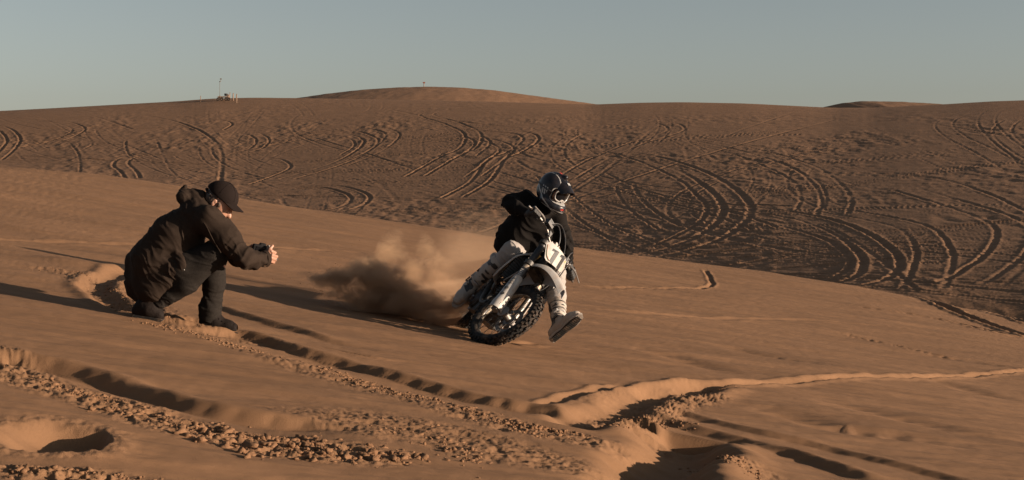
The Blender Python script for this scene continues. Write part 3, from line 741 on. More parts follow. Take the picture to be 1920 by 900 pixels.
# handlebar
bar_pts = [(-.085, -.395, .875), (-.06, -.26, .89), (-.04, -.15, .87), (-.035, -.08, .83), (-.035, 0, .825), (-.035, .08, .83), (-.04, .15, .87), (-.06, .26, .89), (-.085, .395, .875)]
hb = BP('handlebar', tube(smooth_path(bar_pts, 6), .0125, 12), M_STL, fr='s')
for sd in (-1, 1):
    BP('grip', tube([(-.083, sd * .39, .8755), (-.066, sd * .275, .889)], .0175, 12), M_RUB, hb, fr='s')
    BP('bar_clamp', cat(box((-.035, sd * .045, .800), (.022, .018, .038))), M_ALU, hb, False, fr='s')
    lv = [(-.045, sd * .225, .885), (-.005, sd * .27, .878), (.0, sd * .33, .872), (-.012, sd * .415, .862)]
    BP('lever', cat(tube(smooth_path(lv, 5), [.008] * 10 + [.006] * 6, 8), box((-.05, sd * .225, .887), (.018, .02, .016))), M_ALU, hb, fr='s')
    BP('bar_end', cat(tube([(-.083, sd * .388, .8755), (-.088, sd * .415, .875)], [.011, .009], 10)), M_STL, hb, fr='s')
BP('master_cylinder', cat(box((-.02, -.19, .905), (.026, .035, .020)), box((-.02, -.19, .93), (.028, .037, .006))), M_BLK, hb, False, fr='s')
for q_ in ((-.04, .18, .89), (-.04, -.12, .865)): BP('switch_pod', box(q_, (.019, .018, .023)), M_BLK, hb, False, fr='s')
BP('bar_pad', cat(box((-.02, .0, .858), (.012, .026, .014))), M_ALU, hb, False, fr='s')
for pts in ([(-.02, -.20, .90), (.03, -.12, .97), (.07, .0, .87), (.05, .10, .68), (-.03, .12, .45)], [(-.02, .21, .88), (.03, .15, .93), (.07, .10, .84), (.06, .14, .66), (.0, .15, .5), (-.06, .12, .4)],
            [(-.02, .22, .89), (.04, .18, .86), (.08, .14, .74), (.04, .16, .60), (-.05, .13, .48)], [(-.03, -.21, .88), (.04, -.14, .93), (.07, -.05, .80), (-.04, .02, .70)]):
    BP('cable', tube(smooth_path(pts, 7), .0052, 7), M_BLK, fr='s')

# number plate with 11
def plate_pt(u, v): return np.array([.115 - 1.9 * u * u - .10 * (v - .62), u, v])
us_ = np.linspace(-.152, .125, 14)
def p_top(u): return float(np.interp(u, [-.152, -.13, .075, .125], [.712, .750, .775, .735]))
def p_bot(u): return float(np.interp(u, [-.152, -.112, -.095, .105, .125], [.690, .575, .560, .635, .690]))
G = [[plate_pt(u, p_bot(u) + (p_top(u) - p_bot(u)) * t) for u in us_] for t in np.linspace(0, 1, 11)]
npl = BP('number_plate', sheet(G, .006), M_WHT, fr='s', angle=50)
def digit(u0, v0, s):
    o = [(-.012, -.070), (.022, -.070), (.022, .070), (-.004, .070), (-.036, .046), (-.036, .022), (-.012, .036)]
    sh = [(x * s + u0, y * s + v0) for x, y in o]; n = len(sh); v = []; 
    for dd in (.0045, .0065):
        for x, y in sh: p = plate_pt(x, y); v.append(p + np.array([dd, 0, 0]))
    return v, [tuple(range(n)), tuple(range(2 * n - 1, n - 1, -1))] + [(i, n + i, n + (i + 1) % n, (i + 1) % n) for i in range(n)]
for u0, v0_ in ((-.052, .660), (.040, .690)): BP('digit_one', digit(u0, v0_, 1.08), M_BLK, npl, False, fr='s')
for off, ma in ((0, M_RED), (.009, M_GRN)):
    pts = [plate_pt(x, y) + np.array([.005, 0, 0]) for x, y in ((-.143, .70 - off), (-.125, .645 - off), (-.105, .605 - off), (-.07, .585 - off))]
    BP('trim_stripe', tube(smooth_path(pts, 5), .0025, 6), ma, npl, fr='s')
BP('mount_bolt', tube([plate_pt(.085, .745) + np.array([.003, 0, 0]), plate_pt(.085, .745) + np.array([.008, 0, 0])], .008, 10), M_YEL, npl, fr='s')

# front fender: a long curved blade over the wheel
G = []
for t in np.linspace(0, 1, 22):
    s_ = -.25 + .67 * t; hw = .050 + .050 * S(t / .4) if t < .5 else .100 - .072 * ((t - .5) / .5) ** 1.7
    zc = .560 - (1.5 if s_ > 0 else 1.9) * s_ ** 2
    row = []
    for q in np.linspace(-1, 1, 11): row.append((s_ - .02 * (1 - q * q) * 0, q * hw, zc - .030 * abs(q) ** 2.2 - (.045 * S((abs(q) - .72) / .28))))
    G.append(row)
fd = BP('front_fender', sheet(G, .005), M_WHT, fr='s', angle=60)
BP('fender_print', sheet([[(s_, q * .014 + .035, .565 - 1.5 * s_ ** 2 - .030 * ((q * .018 + .045) / .1) ** 2.2) for q in (-1, 0, 1)] for s_ in np.linspace(.14, .27, 6)], .002), M_GREY2, fd, fr='s')

# frame, engine, radiators and bodywork (bike frame coordinates, x forward from rear axle)
hd0 = np.array([1.01, 0, .98]); hd1 = np.array([1.07, 0, .86])
BP('steering_head', tube([hd0, hd1], .038, 14), M_BLK)
for sd in (-1, 1):
    BP('frame_spar', cat(tube(smooth_path([(1.03, sd * .03, .90), (.86, sd * .10, .84), (.62, sd * .125, .66), (.52, sd * .11, .40)], 5), .028, 10), tube(smooth_path([(1.06, sd * .03, .86), (1.05, sd * .05, .62), (.96, sd * .07, .34), (.70, sd * .09, .27), (.52, sd * .1, .32)], 5), .016, 8)), M_ALU if 0 else M_BLK)
    BP('subframe', cat(tube([(.60, sd * .09, .82), (.06, sd * .08, .90)], .013, 8), tube([(.50, sd * .1, .48), (.14, sd * .085, .86)], .011, 8)), M_ALU)
    BP('swingarm', tube([(.55, sd * .10, .36), (.40, sd * .105, .35), (.0, sd * .095, .335), (-.05, sd * .095, .335)], [.032, .030, .022, .018], 10), M_ALU)
    BP('radiator', cat(box((1.02, sd * .135, .72), (.018, .055, .125)), *[box((1.041, sd * .135, .60 + .022 * k), (.004, .056, .004), np.array([[.9, 0, -.4], [0, 1, 0], [.4, 0, .9]])) for k in range(12)]), M_BLK, smooth=False)
    # shroud: panel from the tank forward past the radiator, tapering to a point below
    prof = [(.085, .905, 1.09, .72), (.15, .86, 1.10, .70), (.205, .79, 1.105, .70), (.222, .71, 1.10, .76), (.232, .62, 1.085, .86), (.225, .545, 1.03, .95)]
    G = []
    for yy, z, xf_, xb in prof:
        G.append([(xb + (xf_ - xb) * q, sd * (yy - (.075 if z < .85 else .02) * (1 - q) ** 1.5), z - .03 * (1 - q)) for q in np.linspace(0, 1, 8)])
    sh = BP('radiator_shroud', sheet(G, .005), M_WHT, angle=50)
    edge = smooth_path([np.array(g_[-1]) for g_ in G], 4)
    BP('shroud_edge', tube(edge, .0075, 8), M_WHT, sh)
    G = [[(.10 + .42 * u, sd * (.115 + .015 * math.sin(3 * u)), .86 - .24 * v - .06 * u * v) for u in np.linspace(0, 1, 8)] for v in np.linspace(0, 1, 6)]
    BP('side_panel', sheet(G, .005), M_WHT)
    BP('foot_peg', cat(tube([(.50, sd * .13, .305), (.50, sd * .25, .30)], .016, 8), box((.50, sd * .22, .312), (.026, .035, .006))), M_STL)
BP('fuel_tank', sheet([[(x, (.115 - .02 * (x - .75) ** 2) * math.sin(a) * (1 - .3 * max(0, .72 - x)), .80 + (.155 + .06 * S((x - .6) / .35)) * math.cos(a)) for a in np.linspace(-1.7, 1.7, 13)] for x in np.linspace(.58, 1.02, 9)], .006), M_WHT, angle=60)
BP('filler_cap', tube([(.90, 0, .995), (.90, 0, 1.03)], .035, 14), M_BLK)
BP('tank_panel', prism([(-.03, -.045), (.025, -.03), (.03, .03), (-.035, .04)], .008, ((1.15, -.105, .885), (0, -1, .2), (0, .2, 1), (1, 0, 0))), M_YEL)
BP('seat', sheet([[(x, hw * q, z - .05 * abs(q) ** 2.5) for q in np.linspace(-1, 1, 9)] for x, hw, z in ((.86, .06, .97), (.74, .075, .955), (.60, .085, .935), (.44, .095, .93), (.28, .10, .94), (.12, .09, .955), (.04, .07, .96))], .06), M_SEAT, angle=60)
BP('rear_fender', sheet([[(x, hw * q, z - .05 * abs(q) ** 2.2) for q in np.linspace(-1, 1, 9)] for x, hw, z in ((.20, .10, .92), (.05, .10, .925), (-.12, .095, .93), (-.30, .085, .92), (-.42, .07, .90))], .005), M_WHT, angle=60)
BP('engine', cat(box((.72, 0, .36), (.17, .13, .11)), tube([(.68, -.15, .37), (.68, .15, .37)], .105, 22), tube([(.80, -.125, .34), (.80, .13, .34)], .08, 20), *[box((.80 + .03 * math.sin(.35) * k, 0, .49 + .026 * k), (.085, .08, .008)) for k in range(6)], box((.84, 0, .66), (.085, .085, .05))), M_ENG, angle=30)
BP('clutch_cover', tube([(.68, -.150, .37), (.68, -.172, .37)], [.09, .08], 22), M_BLK)
BP('exhaust_header', tube(smooth_path([(.92, .02, .62), (1.01, -.03, .55), (1.00, -.09, .40), (.90, -.135, .34), (.75, -.15, .50), (.60, -.14, .62), (.45, -.15, .68)], 7), .022, 12), M_ENG)
BP('silencer', tube([(.46, -.15, .68), (.42, -.155, .69), (.05, -.17, .80), (.0, -.17, .815)], [.024, .048, .05, .035], 16), M_ENG)
BP('shock_absorber', cat(tube([(.50, 0, .80), (.44, 0, .42)], .022, 10), *[tube([(.49 - .006 * k, 0, .74 - .035 * k), (.489 - .006 * k, 0, .73 - .035 * k)], .045, 14) for k in range(8)]), M_ENG)
BP('skid_plate', sheet([[(x, y, z + .02 * abs(y) / .1) for y in (-.11, -.05, 0, .05, .11)] for x, z in ((1.0, .38), (.92, .27), (.75, .235), (.55, .24))], .005), M_BLK)
BP('chain_guide', cat(box((.12, .10, .30), (.05, .012, .035))), M_BLK, smooth=False)
BP('drive_chain', cat(tube([(0, .066, .438), (.55, .10, .41)], .007, 6), tube([(0, .066, .232), (.55, .10, .33)], .007, 6)), M_STL)
BP('brake_pedal', tube(smooth_path([(.50, -.14, .30), (.56, -.16, .31), (.66, -.175, .33), (.71, -.19, .35)], 4), .010, 8), M_ALU)
BP('hose', tube(smooth_path([(1.0, -.08, .64), (.93, -.15, .56), (.90, -.13, .48), (.86, -.08, .45)], 6), .017, 10), M_BLK)
print('bike', time.time() - T0)
print('grips', pxy(V3(-.075, -.33, .88)), V3(-.075, -.33, .88).round(2), pxy(V3(-.075, .33, .88)), V3(-.075, .33, .88).round(2), 'pegR', pxy(W(.5, -.22, .31)), W(.5, -.22, .31).round(2), 'seat', pxy(W(.6, 0, .96)), W(.6, 0, .96).round(2), 'rearc', pxy(W(0, 0, 0)), bO.round(2), gz(bO[0], bO[1]))

# ------------------------------------------------------------------ people
M_SKIN = mat('skin', (.31, .16, .105), .5, bump=.0015, bscale=70, var=.08)
M_COAT = mat('dark_brown_cloth', (.0235, .0160, .0118), .85, spec=.06, bump=.0010, bscale=220, var=.12)
M_JEAN = mat('black_denim', (.0135, .0112, .0098), .92, spec=.05, c2=(.022, .0185, .0158), vscale=140, bump=.0015, bscale=300)
M_SHOE = mat('black_leather', (.012, .0085, .007), .75, spec=.1, bump=.004, bscale=60)
M_CAP = mat('cap_cloth', (.012, .0080, .0068), .9, spec=.08, bump=.0010, bscale=250)
M_HAIR = mat('brown_hair', (.05, .028, .016), .6, bump=.003, bscale=120)
M_HOOD = mat('black_fleece', (.0085, .0068, .0058), .95, spec=.12, bump=.0015, bscale=160)
M_PANT = mat('white_riding_cloth', (.265, .24, .22), .8, spec=.2, bump=.0012, bscale=150, dirt=.18)
M_BOOTW = mat('white_boot', (.30, .26, .22), .6, dirt=.6, bump=.0015, bscale=50)
M_GLOVE = mat('black_glove', (.016, .015, .014), .7, bump=.002, bscale=90)
M_HELM = mat('helmet_shell', (.008, .0085, .012), .38, spec=.3, dirt=.05)
M_HELW = mat('helmet_white', (.31, .30, .285), .35, dirt=.2)
M_LENS = mat('goggle_lens', (.006, .006, .007), .12, spec=.25)
def ring_mesh(sd, name, ma, parent, sm=1, fold=None, **k):
    Vv, Q = sd.mesh(); Vv = smoothV(Vv, Q, sm)
    for f in (fold or []): Vv = folds(Vv, Q, *f[:4], **f[4])
    return mk(name, Vv, Q, ma, parent, **k)
def near(c, r0, r1):
    c = np.asarray(c); return lambda V: 1 - S((np.linalg.norm(V - c, axis=1) - r0) / (r1 - r0))

# photographer: crouching, seen from the right side -----------------------------------
YP = 9.1
def A(px, py, dy=0.): return P(px, py, YP + dy)
ft = A(400, 618, .12)
man = empty('person', loc=(float(ft[0]), float(ft[1]), float(ft[2])))
tagit(man, 'crouching person in dark jacket, jeans and black cap pointing a small camera at the rider', 'person')
hips = A(290, 516)
# body: one continuous skin surface
bd = Sdf((-2.68, 8.60, .30), (-1.40, 9.56, 1.43), .0058)
bd.chain([A(292, 515), A(318, 462), A(362, 418), A(388, 398)], [.11, .10, .095, .07], k=.05)
bd.cone(A(385, 402), A(402, 390), .058, .055, k=.03)                       # neck
hc = A(411, 379); hf = unit([.80, -.08, -.56]); hup = unit(np.array([.56, 0, .82]) - np.dot([.56, 0, .82], hf) * hf); hl = np.cross(hup, hf)
HM = np.stack([hf, hl, hup], 1)
def H(x, y, z): return hc + HM @ np.array([x, y, z], float)
bd.ell(H(-.005, 0, .02), (.098, .076, .100), HM, k=.02)
bd.ell(H(.035, 0, -.045), (.058, .056, .075), HM, k=.03)                    # face / jaw
bd.cone(H(.045, 0, -.098), H(.062, 0, -.100), .024, .020, k=.03)            # chin
bd.cone(H(.090, 0, -.005), H(.108, 0, -.038), .010, .014, k=.016)           # nose
bd.cone(H(.082, -.02, .012), H(.082, .02, .012), .013, k=.02)               # brow
bd.cone(H(.084, -.018, -.066), H(.084, .018, -.066), .008, k=.010)          # lips
bd.ell(H(.078, -.030, -.004), (.014, .013, .010), HM, k=.006, sub=True); bd.ell(H(.078, .030, -.004), (.014, .013, .010), HM, k=.006, sub=True)
bd.ell(H(.074, -.030, -.004), (.011, .012, .010), HM, k=.004); bd.ell(H(.074, .030, -.004), (.011, .012, .010), HM, k=.004)
for s_ in (-1, 1):
    bd.ell(H(-.008, s_ * .080, -.012), (.015, .008, .027), HM, k=.006); bd.ell(H(-.004, s_ * .086, -.008), (.006, .005, .013), HM, k=.004, sub=True)
shR, elR, wrR = A(392, 415, -.17), A(458, 485, -.20), A(497, 487, -.07)
shL, elL, wrL = A(398, 405, .17), A(440, 482, .22), A(468, 474, .08)
bd.chain([A(385, 405, -.06), shR, elR, wrR], [.06, .055, .038, .027], k=.03)
bd.chain([A(385, 405, .06), shL, elL, wrL], [.06, .055, .038, .027], k=.03)
knN, anN = A(408, 474, -.17), A(290, 574, -.12)
knF, anF = A(412, 474, .12), A(396, 588, .12)
bd.chain([A(300, 520, -.09), knN, anN], [.075, .052, .038], k=.03); bd.chain([A(300, 520, .09), knF, anF], [.085, .052, .038], k=.03)
bd.cone(anN, A(285, 592, -.14), .036, .03, k=.02); bd.cone(anF, A(425, 612, .12), .036, .026, k=.02)
# right hand: palm, four curled fingers, thumb on top of the camera
pr = A(503, 482, -.03); bd.box(pr, (.034, .016, .038), np.stack([unit([.8, .5, .1]), unit([-.5, .8, 0]), unit([0, -.1, 1])], 1), rd=.012, k=.012)
bd.cone(wrR, pr, .026, .026, k=.02)
for i, (a, b, c) in enumerate((((509, 471, -.05), (516, 474, -.005), (511, 477, .03)), ((510, 478, -.06), (519, 481, -.012), (513, 484, .028)), ((509, 484, -.06), (517, 487, -.012), (512, 489, .022)), ((507, 490, -.055), (513, 492, -.01), (509, 493, .015)))):
    bd.chain([A(*a), A(*b), A(*c)], [.0105, .0098, .0085], k=.004)
bd.chain([A(502, 476, -.05), A(506, 467, -.045), A(511, 461, -.03)], [.013, .0115, .010], k=.006)
pl = A(470, 470, .06); bd.box(pl, (.036, .030, .014), np.stack([unit([1, 0, .1]), unit([0, 1, 0]), unit([-.1, 0, 1])], 1), rd=.011, k=.012)
bd.cone(wrL, pl, .025, .022, k=.02)
for a, b, c in (((474, 467, .045), (482, 464, .03), (489, 463, .02)), ((474, 470, .03), (483, 474, .02), (491, 479, .02)), ((474, 473, .045), (484, 479, .04), (492, 482, .04)), ((472, 476, .06), (481, 483, .06), (489, 485, .055))):
    bd.chain([A(*a), A(*b), A(*c)], [.0105, .0095, .008], k=.004)
bd.chain([A(468, 464, .05), A(473, 461, .035), A(480, 461, .02)], [.012, .011, .009], k=.005)
ring_mesh(bd, 'body', M_SKIN, man, 1)

jk = Sdf((-2.68, 8.60, .30), (-1.40, 9.56, 1.43), .0062)
for sy in (-.075, .075):
    jk.chain([A(288, 522, sy), A(296, 487, sy), A(328, 447, sy), A(364, 414, sy)], [.142, .158, .152, .126], k=.05)
jk.cone(A(282, 552, -.05), A(262, 538, .05), .075, .085, k=.08)
jk.cone(A(285, 545, -.14), A(338, 500, -.18), .082, .082, k=.05)
jk.cone(A(256, 494, 0), A(262, 520, 0), .075, .085, k=.06)
jk.cone(A(330, 500, -.12), A(372, 470, -.10), .07, .05, k=.06)
jk.chain([A(368, 408, -.08), A(392, 412, -.175), A(424, 447, -.20), A(460, 484, -.215), A(476, 487, -.14), A(495, 485, -.075)], [.095, .083, .078, .060, .053, .047], k=.035)
jk.chain([A(368, 404, .08), A(396, 404, .17), A(424, 445, .2), A(446, 480, .215), A(464, 475, .10)], [.10, .088, .078, .060, .042], k=.035)
jk.cone(A(370, 392, -.04), A(388, 386, .02), .078, .058, k=.05)                 # collar
jk.cone(A(346, 370, -.05), A(352, 366, .06), .048, .05, k=.03)                    # bunched hood
jk.cone(A(352, 356, 0), A(374, 372, -.02), .040, .050, k=.03)
jk.ell(A(360, 350, .0), (.030, .06, .014), k=.03, sub=True)
Vv, Q = jk.mesh(); Vv = smoothV(Vv, Q, 2)
back = near(A(300, 455, -.1), .10, .34)
Vv = folds(Vv, Q, unit([.5, -.2, .8]), .007, .055, 5.5, seed=3)
Vv = folds(Vv, Q, unit([.8, 0, .5]), .005, .032, 6, seed=6)
Vv = folds(Vv, Q, unit(elR - shR), .008, .045, 3.5, seed=8, mask=near(elR, .06, .26))
Vv = folds(Vv, Q, unit([.75, 0, .6]), .012, .035, 6, seed=12, mask=near(A(335, 510, -.2), .06, .17))
Vv = folds(Vv, Q, unit([.3, .3, 1]), .008, .03, 3, seed=17, mask=near(A(360, 372, 0), .06, .12))
jacket = mk('jacket', Vv, Q, M_COAT, man)
mk('jacket_button', *xf(tube([(0, 0, 0), (0, -.006, 0)], .0055, 10), np.eye(3), A(345, 506, -.29)), M_STL, jacket)
mk('cuff', *tube([A(493, 485.5, -.083), A(499, 485, -.062)], .053, 18, caps=False), M_COAT, jacket)
mk('seam', *tube(smooth_path([A(360, 392, -.20), A(384, 420, -.265), A(398, 447, -.27), A(414, 474, -.262)], 6), .0035, 6), M_COAT, jacket)

jn = Sdf((-2.68, 8.60, .30), (-1.40, 9.56, 1.43), .006)
jn.chain([A(290, 525, -.08), A(345, 502, -.14), A(402, 476, -.17)], [.130, .102, .080], k=.05)
jn.chain([A(398, 482, -.17), A(350, 530, -.16), A(300, 566, -.13)], [.074, .070, .052], k=.03)
jn.chain([A(290, 525, .08), A(345, 502, .12), A(404, 474, .13)], [.135, .105, .088], k=.05)
jn.chain([A(402, 478, .13), A(401, 530, .12), A(396, 590, .12)], [.080, .071, .064], k=.03)
jn.cone(A(392, 580, .12), A(394, 590, .12), .072, .070, k=.02)
Vv, Q = jn.mesh(); Vv = smoothV(Vv, Q, 2)
Vv = folds(Vv, Q, unit([.2, 0, 1]), .009, .04, 2.6, seed=23, mask=near(anF + [0, 0, .04], .05, .22))
Vv = folds(Vv, Q, unit([-.8, 0, -.5]), .008, .04, 3, seed=24, mask=near(anN, .05, .25))
Vv = folds(Vv, Q, unit([.5, 0, .8]), .004, .045, 5, seed=25)
jeans = mk('jeans', Vv, Q, M_JEAN, man)

sh = Sdf(A(360, 632, -.1), A(455, 560, .3), .0045)
sh.chain([A(384, 606, .12), A(405, 604, .12), A(428, 612, .115), A(438, 615, .11)], [.044, .046, .036, .030], k=.03)
sh.chain([A(385, 590, .12), A(398, 590, .12)], [.050, .050], k=.03); sh.cone(A(386, 616, .12), A(436, 619, .11), .036, .032, k=.02)
sh.box(A(405, 640, .12), (.25, .15, .055), rd=.002, k=.006, sub=True)
shoe = ring_mesh(sh, 'shoe', M_SHOE, man, 1)
sh = Sdf(A(230, 615, -.35), A(325, 540, .1), .0045)
sh.chain([A(262, 580, -.13), A(280, 580, -.14), A(296, 588, -.145)], [.045, .048, .034], k=.03); sh.cone(A(270, 571, -.13), A(288, 574, -.13), .045, .048, k=.03)
sh.cone(A(258, 584, -.13), A(300, 593, -.145), .034, .028, k=.02)
ring_mesh(sh, 'shoe', M_SHOE, man, 1)
for a, b in ((A(376, 624, .12), A(446, 625, .11)), (A(252, 592, -.13), A(304, 601, -.145))):
    d = unit(b - a); sfr = (a, d, np.cross([0, 1, 0], d) * -1, np.array([0, 1., 0])); L_ = np.linalg.norm(b - a)
    mk('shoe_sole', *prism([(0, -.006), (L_, -.006), (L_ + .008, .006), (L_, .012), (0, .012), (-.006, .004)], .085, sfr), M_RUB, man, True, 40)
for k in range(4):
    mk('shoelace', *tube([A(404 + 6 * k, 594 + 4.2 * k, .075), A(409 + 6 * k, 592.5 + 4.2 * k, .12), A(406 + 6 * k, 594 + 4.2 * k, .165)], .004, 6), M_HOOD, man)

# cap
cp = Sdf(A(370, 420, -.2), A(475, 325, .2), .0045)
cp.ell(H(-.008, 0, .040), (.112, .090, .098), HM, k=.01); cp.box(H(0, 0, -.078), (.3, .3, .105), HM @ np.array([[.995, 0, .1], [0, 1, 0], [-.1, 0, .995]]), rd=.002, k=.01, sub=True)
cp.ell(H(-.008, 0, .036), (.103, .082, .090), HM, k=.003, sub=True)
cap = ring_mesh(cp, 'cap', M_CAP, man, 1)
G = []
for t in np.linspace(0, 1, 8):
    row = []
    for q in np.linspace(-1, 1, 11): row.append(H(.078 + .088 * t - .050 * q * q * (1 - .15 * t), q * (.078 - .012 * t), .052 - .016 * t - .020 * q * q))
    G.append(row)
mk('cap_brim', *sheet(G, .005), M_CAP, man, True, 60)
mk('button', *xf(tube([(0, 0, 0), (0, 0, .006)], .009, 10), HM, H(-.008, 0, .136)), M_CAP, cap)
for k in range(6):
    a = R(60 * k + 30); pts = [H(-.008 + .1125 * math.sin(f) * math.cos(a), .0905 * math.sin(f) * math.sin(a), .040 + .0985 * math.cos(f)) for f in np.linspace(0, 1.35, 8)]
    mk('cap_seam', *tube(pts, .0018, 5), M_CAP, cap)
st = [H(-.112 * math.cos(a) - .006, .094 * math.sin(a), .012 + .012 * math.cos(a)) for a in np.linspace(-1.25, 1.25, 12)]
mk('cap_strap', *tube(st, .006, 6), M_CAP, cap)
mk('strap_buckle', *box(H(-.062, -.082, .016), (.009, .003, .007), HM @ np.array([[.8, .6, 0], [-.6, .8, 0], [0, 0, 1]])), mat('buckle', (.06, .06, .06), .5, metal=.2), cap, False)
hr = Sdf(A(370, 420, -.2), A(475, 325, .2), .0045)
hr.ell(H(-.022, 0, .0), (.088, .083, .075), HM, k=.02); hr.cone(H(.028, -.072, .0), H(.026, -.070, -.035), .011, .007, k=.01); hr.cone(H(.028, .072, .0), H(.026, .070, -.035), .011, .007, k=.01)
hr.ell(H(.06, 0, -.03), (.075, .12, .07), HM, k=.01, sub=True)
hr.cone(H(.028, -.076, .0), H(.026, -.074, -.036), .010, .006, k=.01)
Vv, Q = hr.mesh(); Vv = folds(Vv, Q, hf, .004, .02, 1.5, seed=31); mk('hair', Vv, Q, M_HAIR, man)
mk('finger_ring', *tube([A(519, 485, -.016), A(516, 486, -.010)], .0115, 10), M_STL, man)

# the small camera in his hands
cmo = A(490, 470, -.005)
cam_o = empty('camera', loc=tuple(map(float, cmo)))
tagit(cam_o, 'small black camera held out in both hands by the crouching person', 'camera')
CM = np.stack([unit([.85, .35, -.22]), unit([-.38, .92, 0]), unit([.2, .05, .97])], 1)
M_CAMB = mat('camera_body', (.010, .0095, .010), .7, spec=.1, bump=.001, bscale=120)
cb = Sdf(cmo - .12, cmo + .12, .004); cb.box(cmo, (.062, .022, .036), CM, rd=.008, k=.01); cb.box(cmo + CM @ np.array([0, 0, .038]), (.020, .018, .012), CM, rd=.006, k=.006); cb.box(cmo + CM @ np.array([.052, -.004, .0]), (.012, .028, .034), CM, rd=.008, k=.01)
ring_mesh(cb, 'camera_body', M_CAMB, cam_o)
mk('lens', *xf(lathe([(.001, .07), (.024, .07), (.027, .066), (.029, .03), (.031, .02), (.001, .02)], 24), CM, cmo), M_BLK, cam_o, True, 30)
mk('shutter_dial', *xf(tube([(.04, 0, .034), (.04, 0, .044)], .010, 12), CM, cmo), M_STL, cam_o)
mk('screen', *xf(box((-.006, -.0235, -.002), (.036, .0015, .024)), CM, cmo), M_LENS, cam_o, False)
print('man', time.time() - T0)

# rider ----------------------------------------------------------------------------------
YR = 12.17
def B(px, py, dy=0.): return P(px, py, YR + dy)
hp = B(985, 480)
rider = empty('person', loc=tuple(map(float, hp)))
tagit(rider, 'rider in black hoodie, white pants and black helmet, leaning the dirt bike, one boot dangling', 'person')
hc2 = P(1038, 356, 11.98); gf = unit([.60, -.62, -.44]); gup = unit(np.array([.22, 0, 1.]) - np.dot([.22, 0, 1.], gf) * gf); gl = np.cross(gup, gf); GM = np.stack([gf, gl, gup], 1)
def K(x, y, z): return hc2 + GM @ np.array([x, y, z], float)
gR, gL = V3(-.075, -.33, .882), V3(-.075, .33, .882)
barR = unit(V3(-.083, -.39, .8755) - V3(-.066, -.275, .889)); barL = unit(V3(-.083, .39, .8755) - V3(-.066, .275, .889))
rsh, rel = B(986, 378, -.02), B(955, 384, -.12)
lsh, lel = B(1046, 414, -.05), B(1062, 462, -.10)
lo, hi = P(800, 665, 12.7), P(1120, 300, 10.6)
lo_, hi_ = np.minimum(lo, hi) - [.02, 0, .05], np.maximum(lo, hi) + [.05, 0, .05]
bd = Sdf(lo_, hi_, .0068)
pel, chs, nk = B(976, 468, .02), B(1003, 412, -.02), B(1022, 388, -.05)
bd.chain([pel, B(988, 440), chs, nk], [.13, .12, .125, .06], k=.05); bd.cone(nk, K(-.03, 0, -.06), .058, .055, k=.02)
bd.ell(K(-.01, 0, .0), (.095, .076, .110), GM, k=.02); bd.ell(K(.03, 0, -.06), (.06, .055, .06), GM, k=.02); bd.cone(K(.095, 0, -.02), K(.107, 0, -.04), .011, .013, k=.01)
rwr = gR + .055 * unit(rel - gR) + np.array([-.01, .02, -.01]); lwr = gL + .07 * unit(lel - gL)
bd.chain([chs, rsh, rel, rwr], [.07, .058, .042, .028], k=.03); bd.chain([chs, lsh, lel, lwr], [.07, .055, .042, .028], k=.03)
def hand(sd, g, wr, ax, grow=0.0, fwd=None):
    """fist closed round the grip g whose axis is ax (pointing outwards)"""
    back_ = unit(wr - g); back_ = unit(back_ - (back_ @ ax) * ax); top = unit(np.cross(ax, back_)); 
    if top[2] < 0: top = -top
    kn = g - back_ * .002 + top * .026
    sd.box(g + back_ * .026 + top * .018, (.018, .040, .030), np.stack([top, ax, back_], 1), rd=.014, k=.012)
    sd.cone(wr, g + back_ * .03 + top * .014, .026 + grow, .026 + grow, k=.02)
    for i in range(4):
        o = ax * (.033 - .021 * i); r = .0105 + grow - .0006 * abs(i - 1)
        sd.chain([g + o + back_ * .010 + top * .028, g + o - back_ * .022 + top * .022, g + o - back_ * .030 - top * .008, g + o - back_ * .008 - top * .028], [r + .001, r, r, r - .001], k=.003)
    sd.chain([g - ax * .035 + back_ * .03 + top * .0, g - ax * .042 + back_ * .004 - top * .022, g - ax * .028 - back_ * .022 - top * .028], [.014 + grow, .012 + grow, .010 + grow], k=.006)
hand(bd, gR, rwr, barR); hand(bd, gL, lwr, barL)
rhip, rkn, ran = B(972, 474, .0), B(960, 472, -.24), P(884, 534, 12.08)
lhip, lkn, lan = B(1002, 482, 0.0), P(1041, 512, 11.92), P(1047, 610, 11.42)
bd.chain([rhip, rkn, ran], [.085, .055, .04], k=.03); bd.chain([lhip, lkn, lan], [.085, .055, .04], k=.03)
bd.cone(ran, P(878, 540, 12.04), .034, .026, k=.02); bd.cone(lan, P(1049, 614, 11.40), .034, .026, k=.02)
ring_mesh(bd, 'body', M_SKIN, rider, 1)

hd = Sdf(lo_, hi_, .0068)
hd.chain([B(966, 466, -.05), B(972, 440, -.05), B(996, 408, -.07), B(1014, 398, -.06)], [.130, .145, .150, .11], k=.05)
hd.chain([B(978, 462, .10), B(990, 440, .10), B(1008, 412, .10), B(1022, 402, .06)], [.125, .14, .145, .11], k=.05)
hd.cone(B(944, 458, -.02), B(952, 440, -.02), .075, .08, k=.07)
hd.cone(B(1010, 465, -.05), B(1022, 440, -.08), .10, .10, k=.08)
hd.chain([B(1003, 392, -.04), B(984, 376, -.05), B(958, 379, -.13), rel + (rwr - rel) * .25, rwr + (rel - rwr) * .12], [.085, .082, .074, .060, .042], k=.035)
hd.chain([B(1020, 404, -.03), B(1044, 412, -.06), B(1056, 440, -.09), lel, lwr + (lel - lwr) * .12], [.09, .075, .066, .058, .040], k=.035)
hd.cone(B(1012, 388, -.02), B(1026, 384, -.05), .075, .07, k=.04)
Vv, Q = hd.mesh(); Vv = smoothV(Vv, Q, 2)
Vv = folds(Vv, Q, unit([.7, 0, .7]), .014, .07, 3.2, seed=43, mask=None)
